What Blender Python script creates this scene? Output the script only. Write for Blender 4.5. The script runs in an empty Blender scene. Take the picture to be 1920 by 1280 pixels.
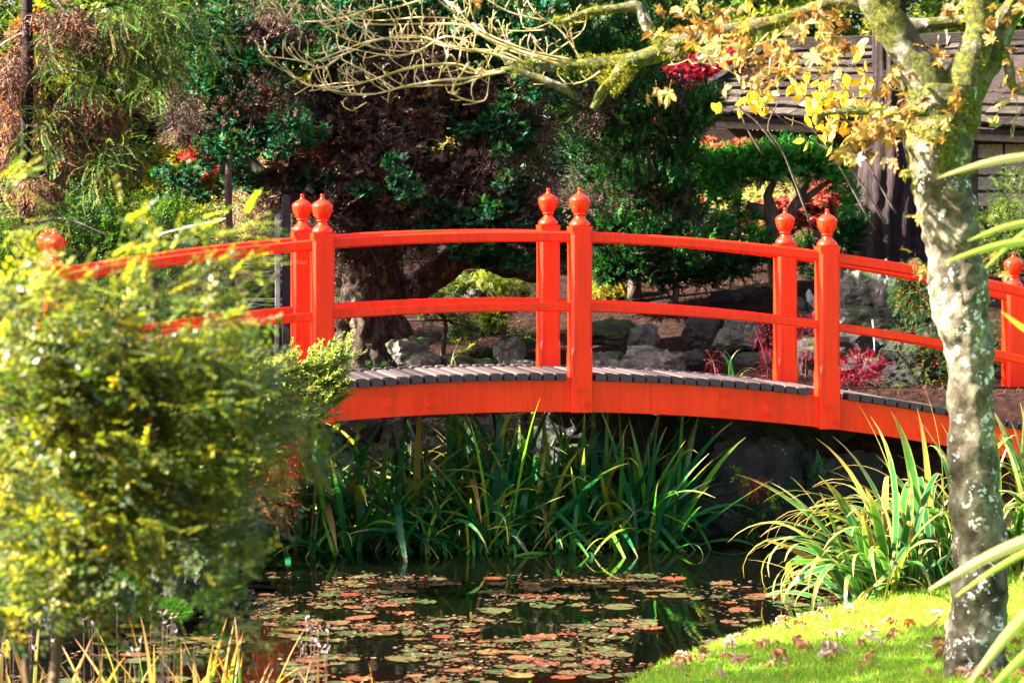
import bpy, math, random
import numpy as np
from mathutils import Vector, noise
random.seed(7)
rng = np.random.default_rng(11)
sc = bpy.context.scene
COL = sc.collection
F = 5333.0            # focal length in photo pixels (100 mm lens on a 36 mm sensor, 1920 px)
HZ = 365.0            # horizon row
EYE = 2.50

# ------------------------------------------------------------ camera
cam_d = bpy.data.cameras.new('camera')
cam = bpy.data.objects.new('camera', cam_d); COL.objects.link(cam)
cam.location = (0, 0, EYE); cam.rotation_euler = (math.radians(90), 0, 0)
cam_d.lens = 100; cam_d.sensor_width = 36
cam_d.shift_y = -(640 - HZ) / 1920
cam_d.clip_start = 0.5; cam_d.clip_end = 1500
cam_d.dof.use_dof = True; cam_d.dof.focus_distance = 19.6; cam_d.dof.aperture_fstop = 4.5
sc.camera = cam
# ------------------------------------------------------------ sky and sun
SUN = Vector((-0.82, -0.12, 0.58)).normalized()      # towards the sun: high left, almost square to the view
elev = math.asin(SUN.z); azim = math.atan2(SUN.x, SUN.y)
w = bpy.data.worlds.new('World'); sc.world = w; w.use_nodes = True
nt = w.node_tree; bg = nt.nodes['Background']
sky = nt.nodes.new('ShaderNodeTexSky'); sky.sky_type = 'NISHITA'; sky.sun_disc = False
sky.sun_elevation = elev; sky.sun_rotation = azim
sky.air_density = 0.8; sky.dust_density = 3.5; sky.ozone_density = 0.6
nt.links.new(sky.outputs[0], bg.inputs[0]); bg.inputs[1].default_value = 0.052
sd = bpy.data.lights.new('sun', 'SUN'); sd.energy = 5.0; sd.angle = math.radians(0.53); sd.color = (1, 0.93, 0.80)
so = bpy.data.objects.new('sun', sd); COL.objects.link(so)
so.rotation_euler = SUN.to_track_quat('Z', 'Y').to_euler()
sc.view_settings.view_transform = 'Standard'; sc.view_settings.look = 'None'
sc.view_settings.gamma = 1; sc.view_settings.use_curve_mapping = False
sc.view_settings.exposure = 3.55
sc.cycles.max_bounces = 8; sc.cycles.transmission_bounces = 6

# ------------------------------------------------------------ helpers
def P(px, py, Y):
    return Vector(((px - 960) * Y / F, Y, EYE + (HZ - py) * Y / F))
def PA(px, py, Y):
    px = np.asarray(px, float); py = np.asarray(py, float); Y = np.asarray(Y, float)
    return np.stack([(px - 960) * Y / F, Y + 0 * px, EYE + (HZ - py) * Y / F], -1)
def tag(o, label=None, cat=None, group=None, kind=None):
    if label: o['label'] = label
    if cat: o['category'] = cat
    if group: o['group'] = group
    if kind: o['kind'] = kind
    return o
def empty(name, loc, label, cat, group=None):
    o = bpy.data.objects.new(name, None); COL.objects.link(o); o.location = loc
    o.empty_display_size = 0.1
    return tag(o, label, cat, group)
def link(name, me, parent=None, loc=None, local=False):
    o = bpy.data.objects.new(name, me); COL.objects.link(o)
    if parent:
        o.parent = parent
        if not local: o.matrix_parent_inverse = PINV(parent)
    if loc is not None: o.location = loc
    return o
from mathutils import Matrix
def PINV(p):
    M = Matrix.Identity(4)
    while p:
        M = (Matrix.Translation(p.location) @ p.rotation_euler.to_matrix().to_4x4()) @ M
        p = p.parent if False else None
    return M.inverted()
def mesh_np(name, V, Fc, mat, col=None, smooth=False):
    V = np.asarray(V, np.float32); Fc = np.asarray(Fc, np.int32)
    me = bpy.data.meshes.new(name); n, k = Fc.shape
    me.vertices.add(len(V)); me.vertices.foreach_set('co', V.ravel())
    me.loops.add(n * k); me.loops.foreach_set('vertex_index', Fc.ravel())
    me.polygons.add(n); me.polygons.foreach_set('loop_start', np.arange(0, n * k, k, dtype=np.int32))
    if smooth: me.polygons.foreach_set('use_smooth', np.ones(n, bool))
    me.update(calc_edges=True)
    if col is not None:
        a = me.color_attributes.new('Col', 'FLOAT_COLOR', 'POINT')
        c = np.ones((len(V), 4), np.float32); c[:, :3] = np.clip(col, 0, 1)
        a.data.foreach_set('color', c.ravel())
    me.materials.append(mat)
    return me
def mesh_py(name, V, Fc, mat, smooth=False):
    me = bpy.data.meshes.new(name); me.from_pydata([tuple(v) for v in V], [], Fc); me.update()
    me.materials.append(mat)
    if smooth: me.polygons.foreach_set('use_smooth', [True] * len(me.polygons))
    return me
class MB:
    """collects quads with colours"""
    def __init__(s): s.V = []; s.F = []; s.C = []; s.n = 0
    def add(s, V, Fc, C):
        V = np.asarray(V, float).reshape(-1, 3); Fc = np.asarray(Fc)
        C = np.broadcast_to(np.asarray(C, float), (len(V), 3))
        s.V.append(V); s.F.append(Fc + s.n); s.C.append(C); s.n += len(V)
    def build(s, name, mat, parent=None, kind=None, smooth=False):
        me = mesh_np(name, np.concatenate(s.V), np.concatenate(s.F), mat, np.concatenate(s.C), smooth)
        o = link(name, me, parent)
        if kind: o['kind'] = kind
        return o

# ------------------------------------------------------------ materials
def newmat(name):
    m = bpy.data.materials.new(name); m.use_nodes = True
    n = m.node_tree.nodes; l = m.node_tree.links
    return m, n, l, n['Principled BSDF'], n['Material Output']
def N(n, t, **k):
    x = n.new('ShaderNode' + t)
    for a, b in k.items(): setattr(x, a, b)
    return x
def ramp(n, stops, interp='LINEAR'):
    r = n.new('ShaderNodeValToRGB'); r.color_ramp.interpolation = interp
    e = r.color_ramp.elements
    while len(e) < len(stops): e.new(0.5)
    for q, (p, c) in zip(e, stops): q.position = p; q.color = (*c, 1)
    return r
def bump(n, l, src, bs, strength=0.3, dist=0.02):
    b = n.new('ShaderNodeBump'); b.inputs['Strength'].default_value = strength; b.inputs['Distance'].default_value = dist
    l.new(src, b.inputs['Height']); l.new(b.outputs[0], bs.inputs['Normal'])
def noise_tex(n, scale, detail=4, rough=0.6, vec=None, l=None, dist=0):
    t = n.new('ShaderNodeTexNoise'); t.inputs['Scale'].default_value = scale
    t.inputs['Detail'].default_value = detail; t.inputs['Roughness'].default_value = rough
    t.inputs['Distortion'].default_value = dist
    if vec is not None: l.new(vec, t.inputs['Vector'])
    return t
def coord(n, l, scale=(1, 1, 1), kind='Object'):
    c = n.new('ShaderNodeTexCoord'); m = n.new('ShaderNodeMapping'); m.inputs['Scale'].default_value = scale
    l.new(c.outputs[kind], m.inputs['Vector']); return m.outputs[0]
def leafmat(name, trans=0.4, rough=0.45, boost=(1.5, 1.45, 0.4), spec=0.15):
    m, n, l, b, out = newmat(name)
    a = N(n, 'Attribute', attribute_name='Col')
    b.inputs['Roughness'].default_value = rough; b.inputs['Specular IOR Level'].default_value = spec
    l.new(a.outputs['Color'], b.inputs['Base Color'])
    t = n.new('ShaderNodeBsdfTranslucent')
    mu = N(n, 'Mix', data_type='RGBA', blend_type='MULTIPLY'); mu.inputs[0].default_value = 1
    l.new(a.outputs['Color'], mu.inputs[6]); mu.inputs[7].default_value = (*boost, 1)
    l.new(mu.outputs[2], t.inputs['Color'])
    mx = n.new('ShaderNodeMixShader'); mx.inputs[0].default_value = trans
    l.new(b.outputs[0], mx.inputs[1]); l.new(t.outputs[0], mx.inputs[2]); l.new(mx.outputs[0], out.inputs[0])
    return m
def rampleaf(name, stops, tipc, tip0=0.7, trans=0.4, rough=0.4, stripe=0.0, boost=(1.5, 1.4, .7), seedscale=0):
    """leaf colour from the object's own random number, browning to the tip (Col.r runs base to tip)"""
    m, n, l, b, out = newmat(name)
    oi = N(n, 'ObjectInfo'); r = ramp(n, stops); l.new(oi.outputs['Random'], r.inputs[0])
    a = N(n, 'Attribute', attribute_name='Col'); sp = n.new('ShaderNodeSeparateColor'); l.new(a.outputs['Color'], sp.inputs[0])
    vec = coord(n, l)
    nz = noise_tex(n, 18, 4, 0.65, vec, l)
    ad = N(n, 'Math', operation='MULTIPLY_ADD'); l.new(nz.outputs[0], ad.inputs[0]); ad.inputs[1].default_value = .7; l.new(sp.outputs[0], ad.inputs[2])
    mr = N(n, 'MapRange'); l.new(ad.outputs[0], mr.inputs[0]); mr.inputs[1].default_value = tip0 + .3; mr.inputs[2].default_value = tip0 + .62
    mx = N(n, 'Mix', data_type='RGBA'); l.new(mr.outputs[0], mx.inputs[0]); l.new(r.outputs[0], mx.inputs[6]); mx.inputs[7].default_value = (*tipc, 1)
    cur = mx.outputs[2]
    if stripe:
        m2 = N(n, 'Mix', data_type='RGBA'); mm = N(n, 'MapRange'); l.new(sp.outputs[1], mm.inputs[0]); mm.inputs[1].default_value = .55; mm.inputs[2].default_value = 1; mm.inputs[4].default_value = stripe
        l.new(mm.outputs[0], m2.inputs[0]); l.new(cur, m2.inputs[6]); m2.inputs[7].default_value = (.42, .40, .10, 1); cur = m2.outputs[2]
    l.new(cur, b.inputs['Base Color']); b.inputs['Roughness'].default_value = rough; b.inputs['Specular IOR Level'].default_value = .25
    mu = N(n, 'Mix', data_type='RGBA', blend_type='MULTIPLY'); mu.inputs[0].default_value = 1
    l.new(cur, mu.inputs[6]); mu.inputs[7].default_value = (*boost, 1)
    t = n.new('ShaderNodeBsdfTranslucent'); l.new(mu.outputs[2], t.inputs[0])
    ms = n.new('ShaderNodeMixShader'); ms.inputs[0].default_value = trans
    l.new(b.outputs[0], ms.inputs[1]); l.new(t.outputs[0], ms.inputs[2]); l.new(ms.outputs[0], out.inputs[0])
    return m
def simple(name, stops, scale=8, rough=0.8, bstr=0.4, bdist=0.01, sc3=(1, 1, 1), detail=6, rnd=0.0, dist=0):
    m, n, l, b, out = newmat(name)
    vec = coord(n, l, sc3)
    nz = noise_tex(n, scale, detail, .65, vec, l, dist)
    src = nz.outputs[0]
    if rnd:
        oi = N(n, 'ObjectInfo'); ma = N(n, 'Math', operation='MULTIPLY_ADD'); l.new(oi.outputs['Random'], ma.inputs[0]); ma.inputs[1].default_value = rnd
        su = N(n, 'Math', operation='SUBTRACT'); l.new(src, su.inputs[0]); su.inputs[1].default_value = rnd / 2
        l.new(su.outputs[0], ma.inputs[2]); src2 = ma.outputs[0]
    else: src2 = src
    r = ramp(n, stops); l.new(src2, r.inputs[0]); l.new(r.outputs[0], b.inputs['Base Color'])
    b.inputs['Roughness'].default_value = rough; b.inputs['Specular IOR Level'].default_value = .08 if rough > .75 else .25
    bump(n, l, src, b, bstr, bdist)
    return m

M = {}
# red bridge paint: slight wear, grime, brush relief
m, n, l, b, out = newmat('red_paint')
vec = coord(n, l)
n1 = noise_tex(n, 2.2, 5, .6, vec, l); r1 = ramp(n, [(.3, (.83, .014, .003)), (.7, (.93, .024, .004))]); l.new(n1.outputs[0], r1.inputs[0])
n2 = noise_tex(n, 38, 6, .75, vec, l); r2 = ramp(n, [(.60, (0, 0, 0)), (.66, (1, 1, 1))]); l.new(n2.outputs[0], r2.inputs[0])
n3 = noise_tex(n, 3.1, 4, .6, vec, l); r3 = ramp(n, [(.56, (0, 0, 0)), (.64, (1, 1, 1))]); l.new(n3.outputs[0], r3.inputs[0])
mm = N(n, 'Math', operation='MULTIPLY'); l.new(r2.outputs[0], mm.inputs[0]); l.new(r3.outputs[0], mm.inputs[1])
mx = N(n, 'Mix', data_type='RGBA'); l.new(mm.outputs[0], mx.inputs[0]); l.new(r1.outputs[0], mx.inputs[6]); mx.inputs[7].default_value = (.09, .03, .02, 1)
vs_ = coord(n, l, (9, 9, .9)); ns_ = noise_tex(n, 2, 5, .7, vs_, l); rs_ = ramp(n, [(.42, (1, 1, 1)), (.72, (.74, .66, .62))]); l.new(ns_.outputs[0], rs_.inputs[0])
ms_ = N(n, 'Mix', data_type='RGBA', blend_type='MULTIPLY'); ms_.inputs[0].default_value = 1; l.new(mx.outputs[2], ms_.inputs[6]); l.new(rs_.outputs[0], ms_.inputs[7])
l.new(ms_.outputs[2], b.inputs['Base Color']); b.inputs['Roughness'].default_value = .27; b.inputs['Specular IOR Level'].default_value = .35
vb = coord(n, l, (6, 60, 60)); nb = noise_tex(n, 1, 3, .6, vb, l); bump(n, l, nb.outputs[0], b, .12, .002)
M['red'] = m
M['deck'] = simple('weathered_deck', [(.3, (.013, .008, .010)), (.5, (.034, .023, .025)), (.7, (.085, .058, .052))], 5, .6, .5, .003, (22, 22, 22), 5, .35)
M['deck_end'] = simple('deck_end_tone', [(.3, (.035, .025, .030)), (.7, (.075, .055, .06))], 9, .65, .4, .003, (9, 9, 9))  # separate purple-grey tone on the plank ends
M['rock'] = None
def rockmat(name, base, moss=0.5):
    m, n, l, b, out = newmat(name)
    vec = coord(n, l)
    oi = N(n, 'ObjectInfo'); va = N(n, 'VectorMath', operation='ADD'); l.new(vec, va.inputs[0])
    cx = n.new('ShaderNodeCombineXYZ'); mu = N(n, 'Math', operation='MULTIPLY'); l.new(oi.outputs['Random'], mu.inputs[0]); mu.inputs[1].default_value = 30
    l.new(mu.outputs[0], cx.inputs[0]); l.new(mu.outputs[0], cx.inputs[2]); l.new(cx.outputs[0], va.inputs[1]); v = va.outputs[0]
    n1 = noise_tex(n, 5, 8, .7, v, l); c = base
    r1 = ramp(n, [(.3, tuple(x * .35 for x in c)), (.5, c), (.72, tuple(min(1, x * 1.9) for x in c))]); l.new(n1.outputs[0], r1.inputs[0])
    vo = n.new('ShaderNodeTexVoronoi'); vo.inputs['Scale'].default_value = 26; l.new(v, vo.inputs['Vector'])
    n4 = noise_tex(n, 4, 2, .5, v, l)
    r2 = ramp(n, [(.12, (1, 1, 1)), (.20, (0, 0, 0))]); l.new(vo.outputs['Distance'], r2.inputs[0])
    r4 = ramp(n, [(.56, (0, 0, 0)), (.62, (1, 1, 1))]); l.new(n4.outputs[0], r4.inputs[0])
    mm = N(n, 'Math', operation='MULTIPLY'); l.new(r2.outputs[0], mm.inputs[0]); l.new(r4.outputs[0], mm.inputs[1])
    mx = N(n, 'Mix', data_type='RGBA'); l.new(mm.outputs[0], mx.inputs[0]); l.new(r1.outputs[0], mx.inputs[6]); mx.inputs[7].default_value = (.42, .43, .40, 1)
    # moss on upward faces
    ge = N(n, 'NewGeometry'); sp = n.new('ShaderNodeSeparateXYZ'); l.new(ge.outputs['Normal'], sp.inputs[0])
    n3 = noise_tex(n, 3.3, 5, .7, v, l); ad = N(n, 'Math', operation='MULTIPLY_ADD'); l.new(sp.outputs[2], ad.inputs[0]); ad.inputs[1].default_value = .45; l.new(n3.outputs[0], ad.inputs[2])
    r3 = ramp(n, [(.95 - moss * .5, (0, 0, 0)), (1.05 - moss * .5, (1, 1, 1))]); l.new(ad.outputs[0], r3.inputs[0])
    m3 = N(n, 'Mix', data_type='RGBA'); l.new(r3.outputs[0], m3.inputs[0]); l.new(mx.outputs[2], m3.inputs[6]); m3.inputs[7].default_value = (.045, .075, .018, 1)
    l.new(m3.outputs[2], b.inputs['Base Color']); b.inputs['Roughness'].default_value = .85; b.inputs['Specular IOR Level'].default_value = .15
    n5 = noise_tex(n, 17, 10, .8, v, l); bump(n, l, n5.outputs[0], b, 1, .06)
    return m
M['rock'] = rockmat('grey_rock', (.17, .16, .135), .36)
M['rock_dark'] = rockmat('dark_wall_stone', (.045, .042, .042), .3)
M['rock_moss'] = rockmat('mossy_stone', (.085, .08, .075), .75)
def barkmat(name, cols, sz=(14, 14, 2.2), bd=.02, scale=1.6):
    m, n, l, b, out = newmat(name)
    v = coord(n, l, sz); n1 = noise_tex(n, scale, 7, .7, v, l, .6)
    r = ramp(n, [(.3, cols[0]), (.5, cols[1]), (.7, cols[2])]); l.new(n1.outputs[0], r.inputs[0]); l.new(r.outputs[0], b.inputs['Base Color'])
    b.inputs['Roughness'].default_value = .9; b.inputs['Specular IOR Level'].default_value = .2
    bump(n, l, n1.outputs[0], b, 1, bd); return m
M['bark_red'] = barkmat('fibrous_red_bark', [(.004, .002, .0025), (.015, .008, .009), (.045, .026, .025)], (16, 16, 1.3))
M['bark_dark'] = barkmat('dark_bark', [(.02, .014, .011), (.06, .042, .032), (.14, .10, .075)])
M['bark_pale'] = barkmat('pale_bark', [(.10, .08, .06), (.28, .23, .18), (.42, .37, .30)])
M['bark_stem'] = barkmat('brown_stem_bark', [(.03, .02, .012), (.10, .065, .035), (.20, .14, .08)])
M['bark_gnarl'] = barkmat('gnarled_bark', [(.006, .004, .003), (.04, .025, .017), (.20, .135, .09)], (11, 11, 3.5), .08)
# lichen covered maple bark
m, n, l, b, out = newmat('lichen_bark')
v = coord(n, l)
n1 = noise_tex(n, 9, 8, .72, v, l, .3); r1 = ramp(n, [(.32, (.012, .009, .006)), (.43, (.055, .042, .025)), (.54, (.12, .10, .065)), (.72, (.32, .29, .21))]); l.new(n1.outputs[0], r1.inputs[0])
nd = noise_tex(n, 14, 3, .6, v, l); vm = N(n, 'Mix', data_type='RGBA'); vm.inputs[0].default_value = .22; l.new(v, vm.inputs[6]); l.new(nd.outputs['Color'], vm.inputs[7])
vo = n.new('ShaderNodeTexVoronoi'); vo.inputs['Scale'].default_value = 17; l.new(vm.outputs[2], vo.inputs['Vector'])
r2 = ramp(n, [(.30, (1, 1, 1)), (.36, (0, 0, 0))]); l.new(vo.outputs['Distance'], r2.inputs[0])
n4 = noise_tex(n, 5, 3, .6, v, l); r4 = ramp(n, [(.50, (0, 0, 0)), (.56, (1, 1, 1))]); l.new(n4.outputs[0], r4.inputs[0])
mm = N(n, 'Math', operation='MULTIPLY'); l.new(r2.outputs[0], mm.inputs[0]); l.new(r4.outputs[0], mm.inputs[1])
mx = N(n, 'Mix', data_type='RGBA'); l.new(mm.outputs[0], mx.inputs[0]); l.new(r1.outputs[0], mx.inputs[6]); mx.inputs[7].default_value = (.55, .56, .50, 1)
# moss, more the higher up the stem, and on the damp side
ge = N(n, 'NewGeometry'); sp = n.new('ShaderNodeSeparateXYZ'); l.new(ge.outputs['Position'], sp.inputs[0])
mr = N(n, 'MapRange'); l.new(sp.outputs[2], mr.inputs[0]); mr.inputs[1].default_value = 1.6; mr.inputs[2].default_value = 2.9; mr.inputs[3].default_value = -.15; mr.inputs[4].default_value = .17
n3 = noise_tex(n, 6, 6, .7, v, l); ad = N(n, 'Math', operation='ADD'); l.new(mr.outputs[0], ad.inputs[0]); l.new(n3.outputs[0], ad.inputs[1])
r3 = ramp(n, [(.58, (0, 0, 0)), (.66, (1, 1, 1))]); l.new(ad.outputs[0], r3.inputs[0])
m3 = N(n, 'Mix', data_type='RGBA'); l.new(r3.outputs[0], m3.inputs[0]); l.new(mx.outputs[2], m3.inputs[6]); n8 = noise_tex(n, 42, 5, .8, v, l); r8 = ramp(n, [(.35, (.012, .014, .003)), (.5, (.05, .055, .006)), (.68, (.17, .16, .012))]); l.new(n8.outputs[0], r8.inputs[0]); l.new(r8.outputs[0], m3.inputs[7])
l.new(m3.outputs[2], b.inputs['Base Color']); b.inputs['Roughness'].default_value = .88; b.inputs['Specular IOR Level'].default_value = .25
n5 = noise_tex(n, 26, 8, .75, v, l); bump(n, l, n5.outputs[0], b, .9, .02)
M['lichen'] = m
M['leaf'] = leafmat('small_leaf')
M['leaf_gloss'] = leafmat('glossy_leaf', .45, .42, (1.8, 1.6, .4), .35)
M['conifer'] = leafmat('conifer_foliage', .25, .6, (1.3, 1.4, .5), .15)
M['moss'] = leafmat('moss_tufts', .35, .9, (1.3, 1.3, .6), .1)
M['litter'] = leafmat('needle_litter', .1, .9, (1, 1, 1), .1)
M['grassblade'] = leafmat('grass_blade', .45, .5, (1.5, 1.4, .6))
M['dead'] = leafmat('dead_twigs', .1, .9, (1, 1, 1), .2)
M['soil'] = simple('needle_mulch', [(.3, (.004, .002, .0015)), (.5, (.014, .006, .004)), (.7, (.035, .015, .009))], 14, .95, .8, .03, (1, 1, 1), 10)
M['turf'] = simple('turf', [(.3, (.05, .14, .006)), (.7, (.12, .24, .015))], 20, .9, .6, .02)
M['twig'] = simple('pinkish_twig_bark', [(.38, (.16, .13, .03)), (.5, (.34, .24, .09)), (.64, (.56, .38, .28))], 9, .6, .3, .002)
M['shingle'] = simple('cedar_shingle', [(.3, (.008, .006, .006)), (.5, (.030, .023, .020)), (.72, (.080, .062, .050))], 6, .85, .7, .01, (2, 2, 14), 7, .35)
M['wood_dark'] = simple('dark_stained_wood', [(.3, (.012, .008, .007)), (.7, (.045, .028, .022))], 5, .7, .3, .004, (3, 3, 12))
M['wood_brown'] = simple('brown_board', [(.3, (.07, .045, .03)), (.7, (.16, .11, .08))], 5, .7, .3, .004, (3, 14, 3))
m, n, l, b, out = newmat('frosted_screen')
v = coord(n, l); vo = n.new('ShaderNodeTexVoronoi'); vo.inputs['Scale'].default_value = 38; l.new(v, vo.inputs['Vector'])
r = ramp(n, [(.05, (.10, .06, .035)), (.35, (.36, .26, .17)), (.8, (.46, .35, .25))]); l.new(vo.outputs[0], r.inputs[0]); l.new(r.outputs[0], b.inputs['Base Color']); b.inputs['Roughness'].default_value = .5
bump(n, l, vo.outputs[0], b, .5, .01); M['screen'] = m
M['black'] = simple('black_steel', [(.3, (.008, .008, .010)), (.7, (.02, .02, .024))], 6, .4, .1, .001)
M['greywood'] = simple('grey_timber', [(.3, (.10, .10, .11)), (.7, (.22, .21, .22))], 5, .7, .4, .004, (10, 10, 1))
# water
m, n, l, b, out = newmat('pond_water')
b.inputs['Base Color'].default_value = (.0012, .0016, .0008, 1); b.inputs['Roughness'].default_value = .03; b.inputs['IOR'].default_value = 1.33
b.inputs['Specular IOR Level'].default_value = .5
v = coord(n, l, (1.0, .55, 1)); n1 = noise_tex(n, 5, 3, .5, v, l); n2 = noise_tex(n, 1.3, 2, .5, v, l)
ad = N(n, 'Math', operation='ADD'); l.new(n1.outputs[0], ad.inputs[0]); l.new(n2.outputs[0], ad.inputs[1]); bump(n, l, ad.outputs[0], b, .22, .006)
M['water'] = m

# ------------------------------------------------------------ geometry makers
def frames(d, up=(0, 0, 1), jit=0.0):
    """rotation matrices whose x axis is d and whose z leans to up"""
    d = np.asarray(d, float); d = d / np.maximum(np.linalg.norm(d, axis=1, keepdims=True), 1e-6)
    u = np.broadcast_to(np.asarray(up, float), d.shape) + rng.normal(0, jit + 1e-4, d.shape)
    z = u - (u * d).sum(1, keepdims=True) * d; z /= np.maximum(np.linalg.norm(z, axis=1, keepdims=True), 1e-6)
    y = np.cross(z, d)
    return np.stack([d, y, z], -1)
def bake(mb, T, pos, R, s, col, cj=0.15):
    TV, TF, TC = T
    K = len(TV); n_ = len(pos)
    V = np.einsum('nij,kj->nki', R, TV) * np.asarray(s).reshape(-1, 1, 1) + pos[:, None, :]
    Fc = (TF[None] + (np.arange(n_) * K)[:, None, None]).reshape(-1, TF.shape[1])
    C = np.asarray(col)[:, None, :] * TC[None, :, None] * (1 + rng.normal(0, cj, (n_, 1, 1)))
    mb.add(V.reshape(-1, 3), Fc, np.clip(C, .002, 1).reshape(-1, 3))
def diamonds(items):
    """items: (base, tip, width, normal-ish, shade) -> template of folded diamonds"""
    V = []; Fc = []; C = []
    for (a, b_, wd, nrm, sh) in items:
        a = np.array(a, float); b_ = np.array(b_, float); d = b_ - a
        s = np.cross(d, nrm); s /= max(np.linalg.norm(s), 1e-6)
        mid = a + d * .45 - np.array(nrm) * np.linalg.norm(d) * .10
        k = len(V); V += [a, mid + s * wd / 2, b_, mid - s * wd / 2]; Fc.append([k, k + 1, k + 2, k + 3]); C += [sh * .9, sh, sh * 1.1, sh]
    return np.array(V), np.array(Fc), np.array(C)
def t_sprig(nl=14, L=.16, leaf=.022, wd=.012, r=random.Random(3)):
    it = []
    for i in range(nl):
        t = i / nl; x = t * L; z = .25 * L * t * t * -1
        sd_ = 1 if i % 2 else -1; a = .7 + r.random() * .5
        d = (math.cos(a) * leaf, sd_ * math.sin(a) * leaf, (r.random() - .3) * leaf * .7)
        it.append(((x, 0, z), (x + d[0], d[1], z + d[2]), wd, (r.uniform(-.5, .5), r.uniform(-.5, .5), 1), r.uniform(.75, 1.25)))
    it.append(((0, 0, 0), (L, 0, -.25 * L), .004, (0, 0, 1), .5))
    return diamonds(it)
def t_fan(nf=11, L=.09, r=random.Random(5)):
    it = []
    for i in range(nf):
        a = (i / (nf - 1) - .5) * 2.3; ll = L * (1 - .25 * abs(a)) * r.uniform(.7, 1.1)
        cup = r.uniform(-.01, .03)
        b0 = (math.cos(a) * ll * .25, math.sin(a) * ll * .25, 0)
        it.append((b0, (math.cos(a) * ll, math.sin(a) * ll, cup), ll * .26, (r.uniform(-.4, .4), r.uniform(-.4, .4), 1), r.uniform(.6, 1.3)))
    for i in range(4):
        a = r.uniform(-1, 1); it.append(((0, 0, 0), (math.cos(a) * L * .5, math.sin(a) * L * .5, .015), .02, (0, .4, 1), .6))
    return diamonds(it)
def t_plume(L=.22, r=random.Random(6), wide=.055, nd=26):
    it = []
    for i in range(nd):
        t = i / nd; x = t * L; a = r.choice([-1, 1]) * r.uniform(.35, .75); ll = 1.25 * wide * (1 - .6 * t) * r.uniform(.7, 1.1)
        ph = r.uniform(0, 6.28)
        d = (math.cos(a) * ll, math.sin(a) * ll * math.cos(ph), math.sin(a) * ll * math.sin(ph))
        it.append(((x, 0, .1 * L * t * t), (x + d[0], d[1], .1 * L * t * t + d[2]), ll * .34, (r.uniform(-1, 1), r.uniform(-1, 1), 1), r.uniform(.6, 1.4)))
    return diamonds(it)
def t_whip(L=.30, r=random.Random(8), nd=34):
    """drooping cord-like branchlet with short forward needles"""
    it = []
    for i in range(nd):
        t = i / nd; x = L * t * (1 - .25 * t); z = -.45 * L * t * t
        sd_ = 1 if i % 2 else -1; ll = .034 * (1 - .3 * t)
        it.append(((x, 0, z), (x + ll * .85, sd_ * ll * .35, z - ll * (.35 * t) + r.uniform(-.3, .3) * ll), .0075, (0, r.uniform(-.8, .8), 1), r.uniform(.75, 1.2) * (.8 + .5 * t)))
    return diamonds(it)
def t_deadtwig(L=.22, r=random.Random(9), nd=16):
    it = [((0, 0, 0), (L, 0, 0), .006, (0, 0, 1), .7)]
    for i in range(nd):
        x = r.uniform(.1, .95) * L; ph = r.uniform(0, 6.28); ll = r.uniform(.03, .08)
        e = (x + ll * .8, ll * .6 * math.cos(ph), ll * .6 * math.sin(ph))
        it.append(((x, 0, 0), e, .0055, (0, 1, 1), r.uniform(.6, 1.3)))
        if i % 2: it.append((e, (e[0] + ll * .5, e[1] + r.uniform(-1, 1) * ll * .5, e[2] + r.uniform(-1, 1) * ll * .5), .009, (1, 0, 1), r.uniform(.8, 1.4)))
    return diamonds(it)
def t_star(L=.05, r=random.Random(10)):
    it = []
    for i in range(5):
        a = (i - 2) * .62; ll = L * (1 - .12 * abs(i - 2))
        it.append(((0, 0, 0), (math.cos(a) * ll, math.sin(a) * ll, -.2 * ll), L * .28, (0, 0, 1), r.uniform(.85, 1.15)))
    return diamonds(it)
def t_fern(L=.3, r=random.Random(12), nd=20):
    it = []
    for i in range(nd):
        t = (i // 2) / (nd / 2); x = L * t; z = .35 * L * t - .55 * L * t * t; sd_ = 1 if i % 2 else -1; ll = .07 * math.sin(math.pi * min(1, .15 + t * .9)) + .01
        it.append(((x, 0, z), (x + ll * .3, sd_ * ll, z - .2 * ll), .02, (0, 0, 1), r.uniform(.85, 1.15)))
    return diamonds(it)
T = dict(sprig=t_sprig(), fan=t_fan(), plume=t_plume(), whip=t_whip(), dead=t_deadtwig(), star=t_star(), fern=t_fern(),
         bigsprig=t_sprig(12, .2, .05, .026), juniper=t_plume(.26, random.Random(2), .07, 30), tiny=t_sprig(12, .10, .015, .010),
         bushy=t_sprig(14, .20, .030, .019, random.Random(14)), broad=t_sprig(7, .16, .075, .038, random.Random(4)))
def pick(cols, n_):
    c = np.array(cols)[rng.integers(0, len(cols), n_)]
    return c * rng.uniform(.7, 1.3, (n_, 1))
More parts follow.
